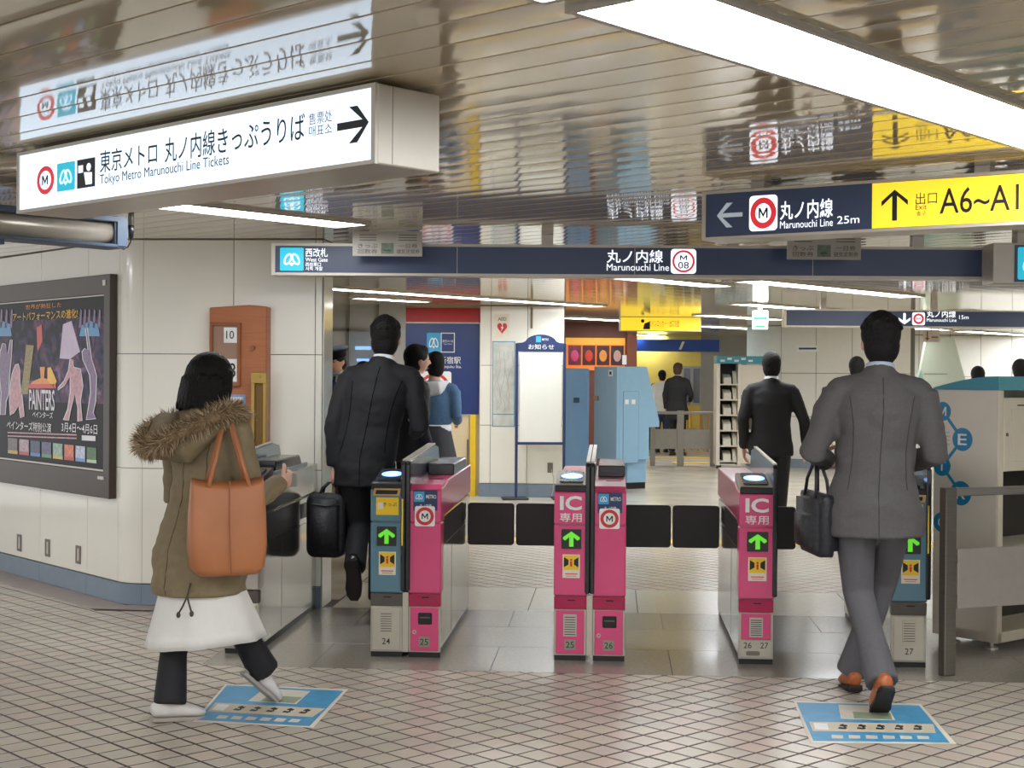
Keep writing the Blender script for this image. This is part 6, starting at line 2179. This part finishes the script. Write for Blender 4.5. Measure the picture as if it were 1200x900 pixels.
person('man in a dark suit in profile behind the passing man in black', place(483, 11.35), 62, 1.69, mk_pose(lean=(0, .02)), dict(trousers=TROUB, jacket=mat('dark_navy_suit', (38, 40, 50), .7), collar=COLW, shoe_mat=SHOEB, hem_z=.8), .013, 2)
DENIM = mat('blue_denim', (84, 120, 158), .8, var=.12, scale=40)
girl, gs_, ghp, GV, GS = person('person in a blue denim jacket with white hood and dark skirt', place(508, 12.6), 12, 1.655, mk_pose(lean=(0, .02), head=(-25, 0), aL=dict(elbow=(-.22, -.01, 1.16), wrist=(-.17, .16, 1.08)), aR=dict(elbow=(.215, .0, 1.16), wrist=(.17, .18, 1.1))),
                               dict(trousers=mat('dark_tights', (44, 44, 50), .7), jacket=DENIM, shoe_mat=SHOEB, hem_z=1.07, hair='short', sleeve=1.05, skirt=(1.06, .55, .26, .24, mat('charcoal_skirt', (58, 60, 66), .8))), .013, 0)
MB().loft([(GV((0, 0, 1.0)), .165 * gs_, .128 * gs_), (GV((0, 0, 1.07)), .168 * gs_, .13 * gs_)], 24).build('white_hem', COLW, girl, smooth=True)
hd = MB()
hd.loft([(GV((-.10, .05, 1.44)), .03, .025), (GV((-.115, -.05, 1.425)), .045, .03), (GV((-.02, -.125, 1.385)), .075, .035), (GV((.08, -.10, 1.40)), .065, .035), (GV((.125, -.0, 1.43)), .04, .03), (GV((.10, .06, 1.44)), .03, .025)], 12, (0, 0, 1), cap=.5)
mesh_obj('hood', fuse(hd, .012, 3), COLW, girl)
person('dark-haired person mostly hidden left of the passing man in black', place(426, 12.0), -10, 1.56, mk_pose(), dict(trousers=TROUB, jacket=SUITB, shoe_mat=SHOEB), .02, 1)
person('man in a long black coat standing by the far rail', place(794, 26.9), 25, 1.71, mk_pose(aR=dict(elbow=(.27, .02, 1.12), wrist=(.18, .2, 1.02))), dict(trousers=TROUB, jacket=SUITB, shoe_mat=SHOEB, hem_z=.66, hem_r=(.22, .17), hair_mat=HAIRB), .02, 1)
person('person in a white top by the far yellow wall', place(776, 28.0), -15, 1.58, mk_pose(), dict(trousers=mat('navy_trouser', (46, 54, 84), .7), jacket=mat('white_top', (232, 230, 224), .8), shoe_mat=SHOEB, hem_z=.84, hair='bun'), .02, 0)
person('short person in tan beside the blue kiosk hood', place(765, 28.75), 60, 1.32, mk_pose(lean=(0, .04)), dict(trousers=TROUB, jacket=mat('tan_top', (190, 150, 110), .8), shoe_mat=SHOEB, hair_mat=HAIRB), .02, 2)
person('dark-haired person behind the leaflet cabinet, left of two', place(1146, 17.0), 0, 1.60, mk_pose(), dict(trousers=TROUB, jacket=SUITB, shoe_mat=SHOEB), .02, 1)
person('dark-haired person behind the leaflet cabinet at the right edge', place(1196, 15.0), 0, 1.66, mk_pose(), dict(trousers=TROUB, jacket=SUITG, shoe_mat=SHOEB), .02, 1)
person('dark-haired person half hidden behind the shoulder of the man in grey', place(1004, 15.5), 0, 1.68, mk_pose(), dict(trousers=TROUB, jacket=SUITB, shoe_mat=SHOEB), .02, 1)
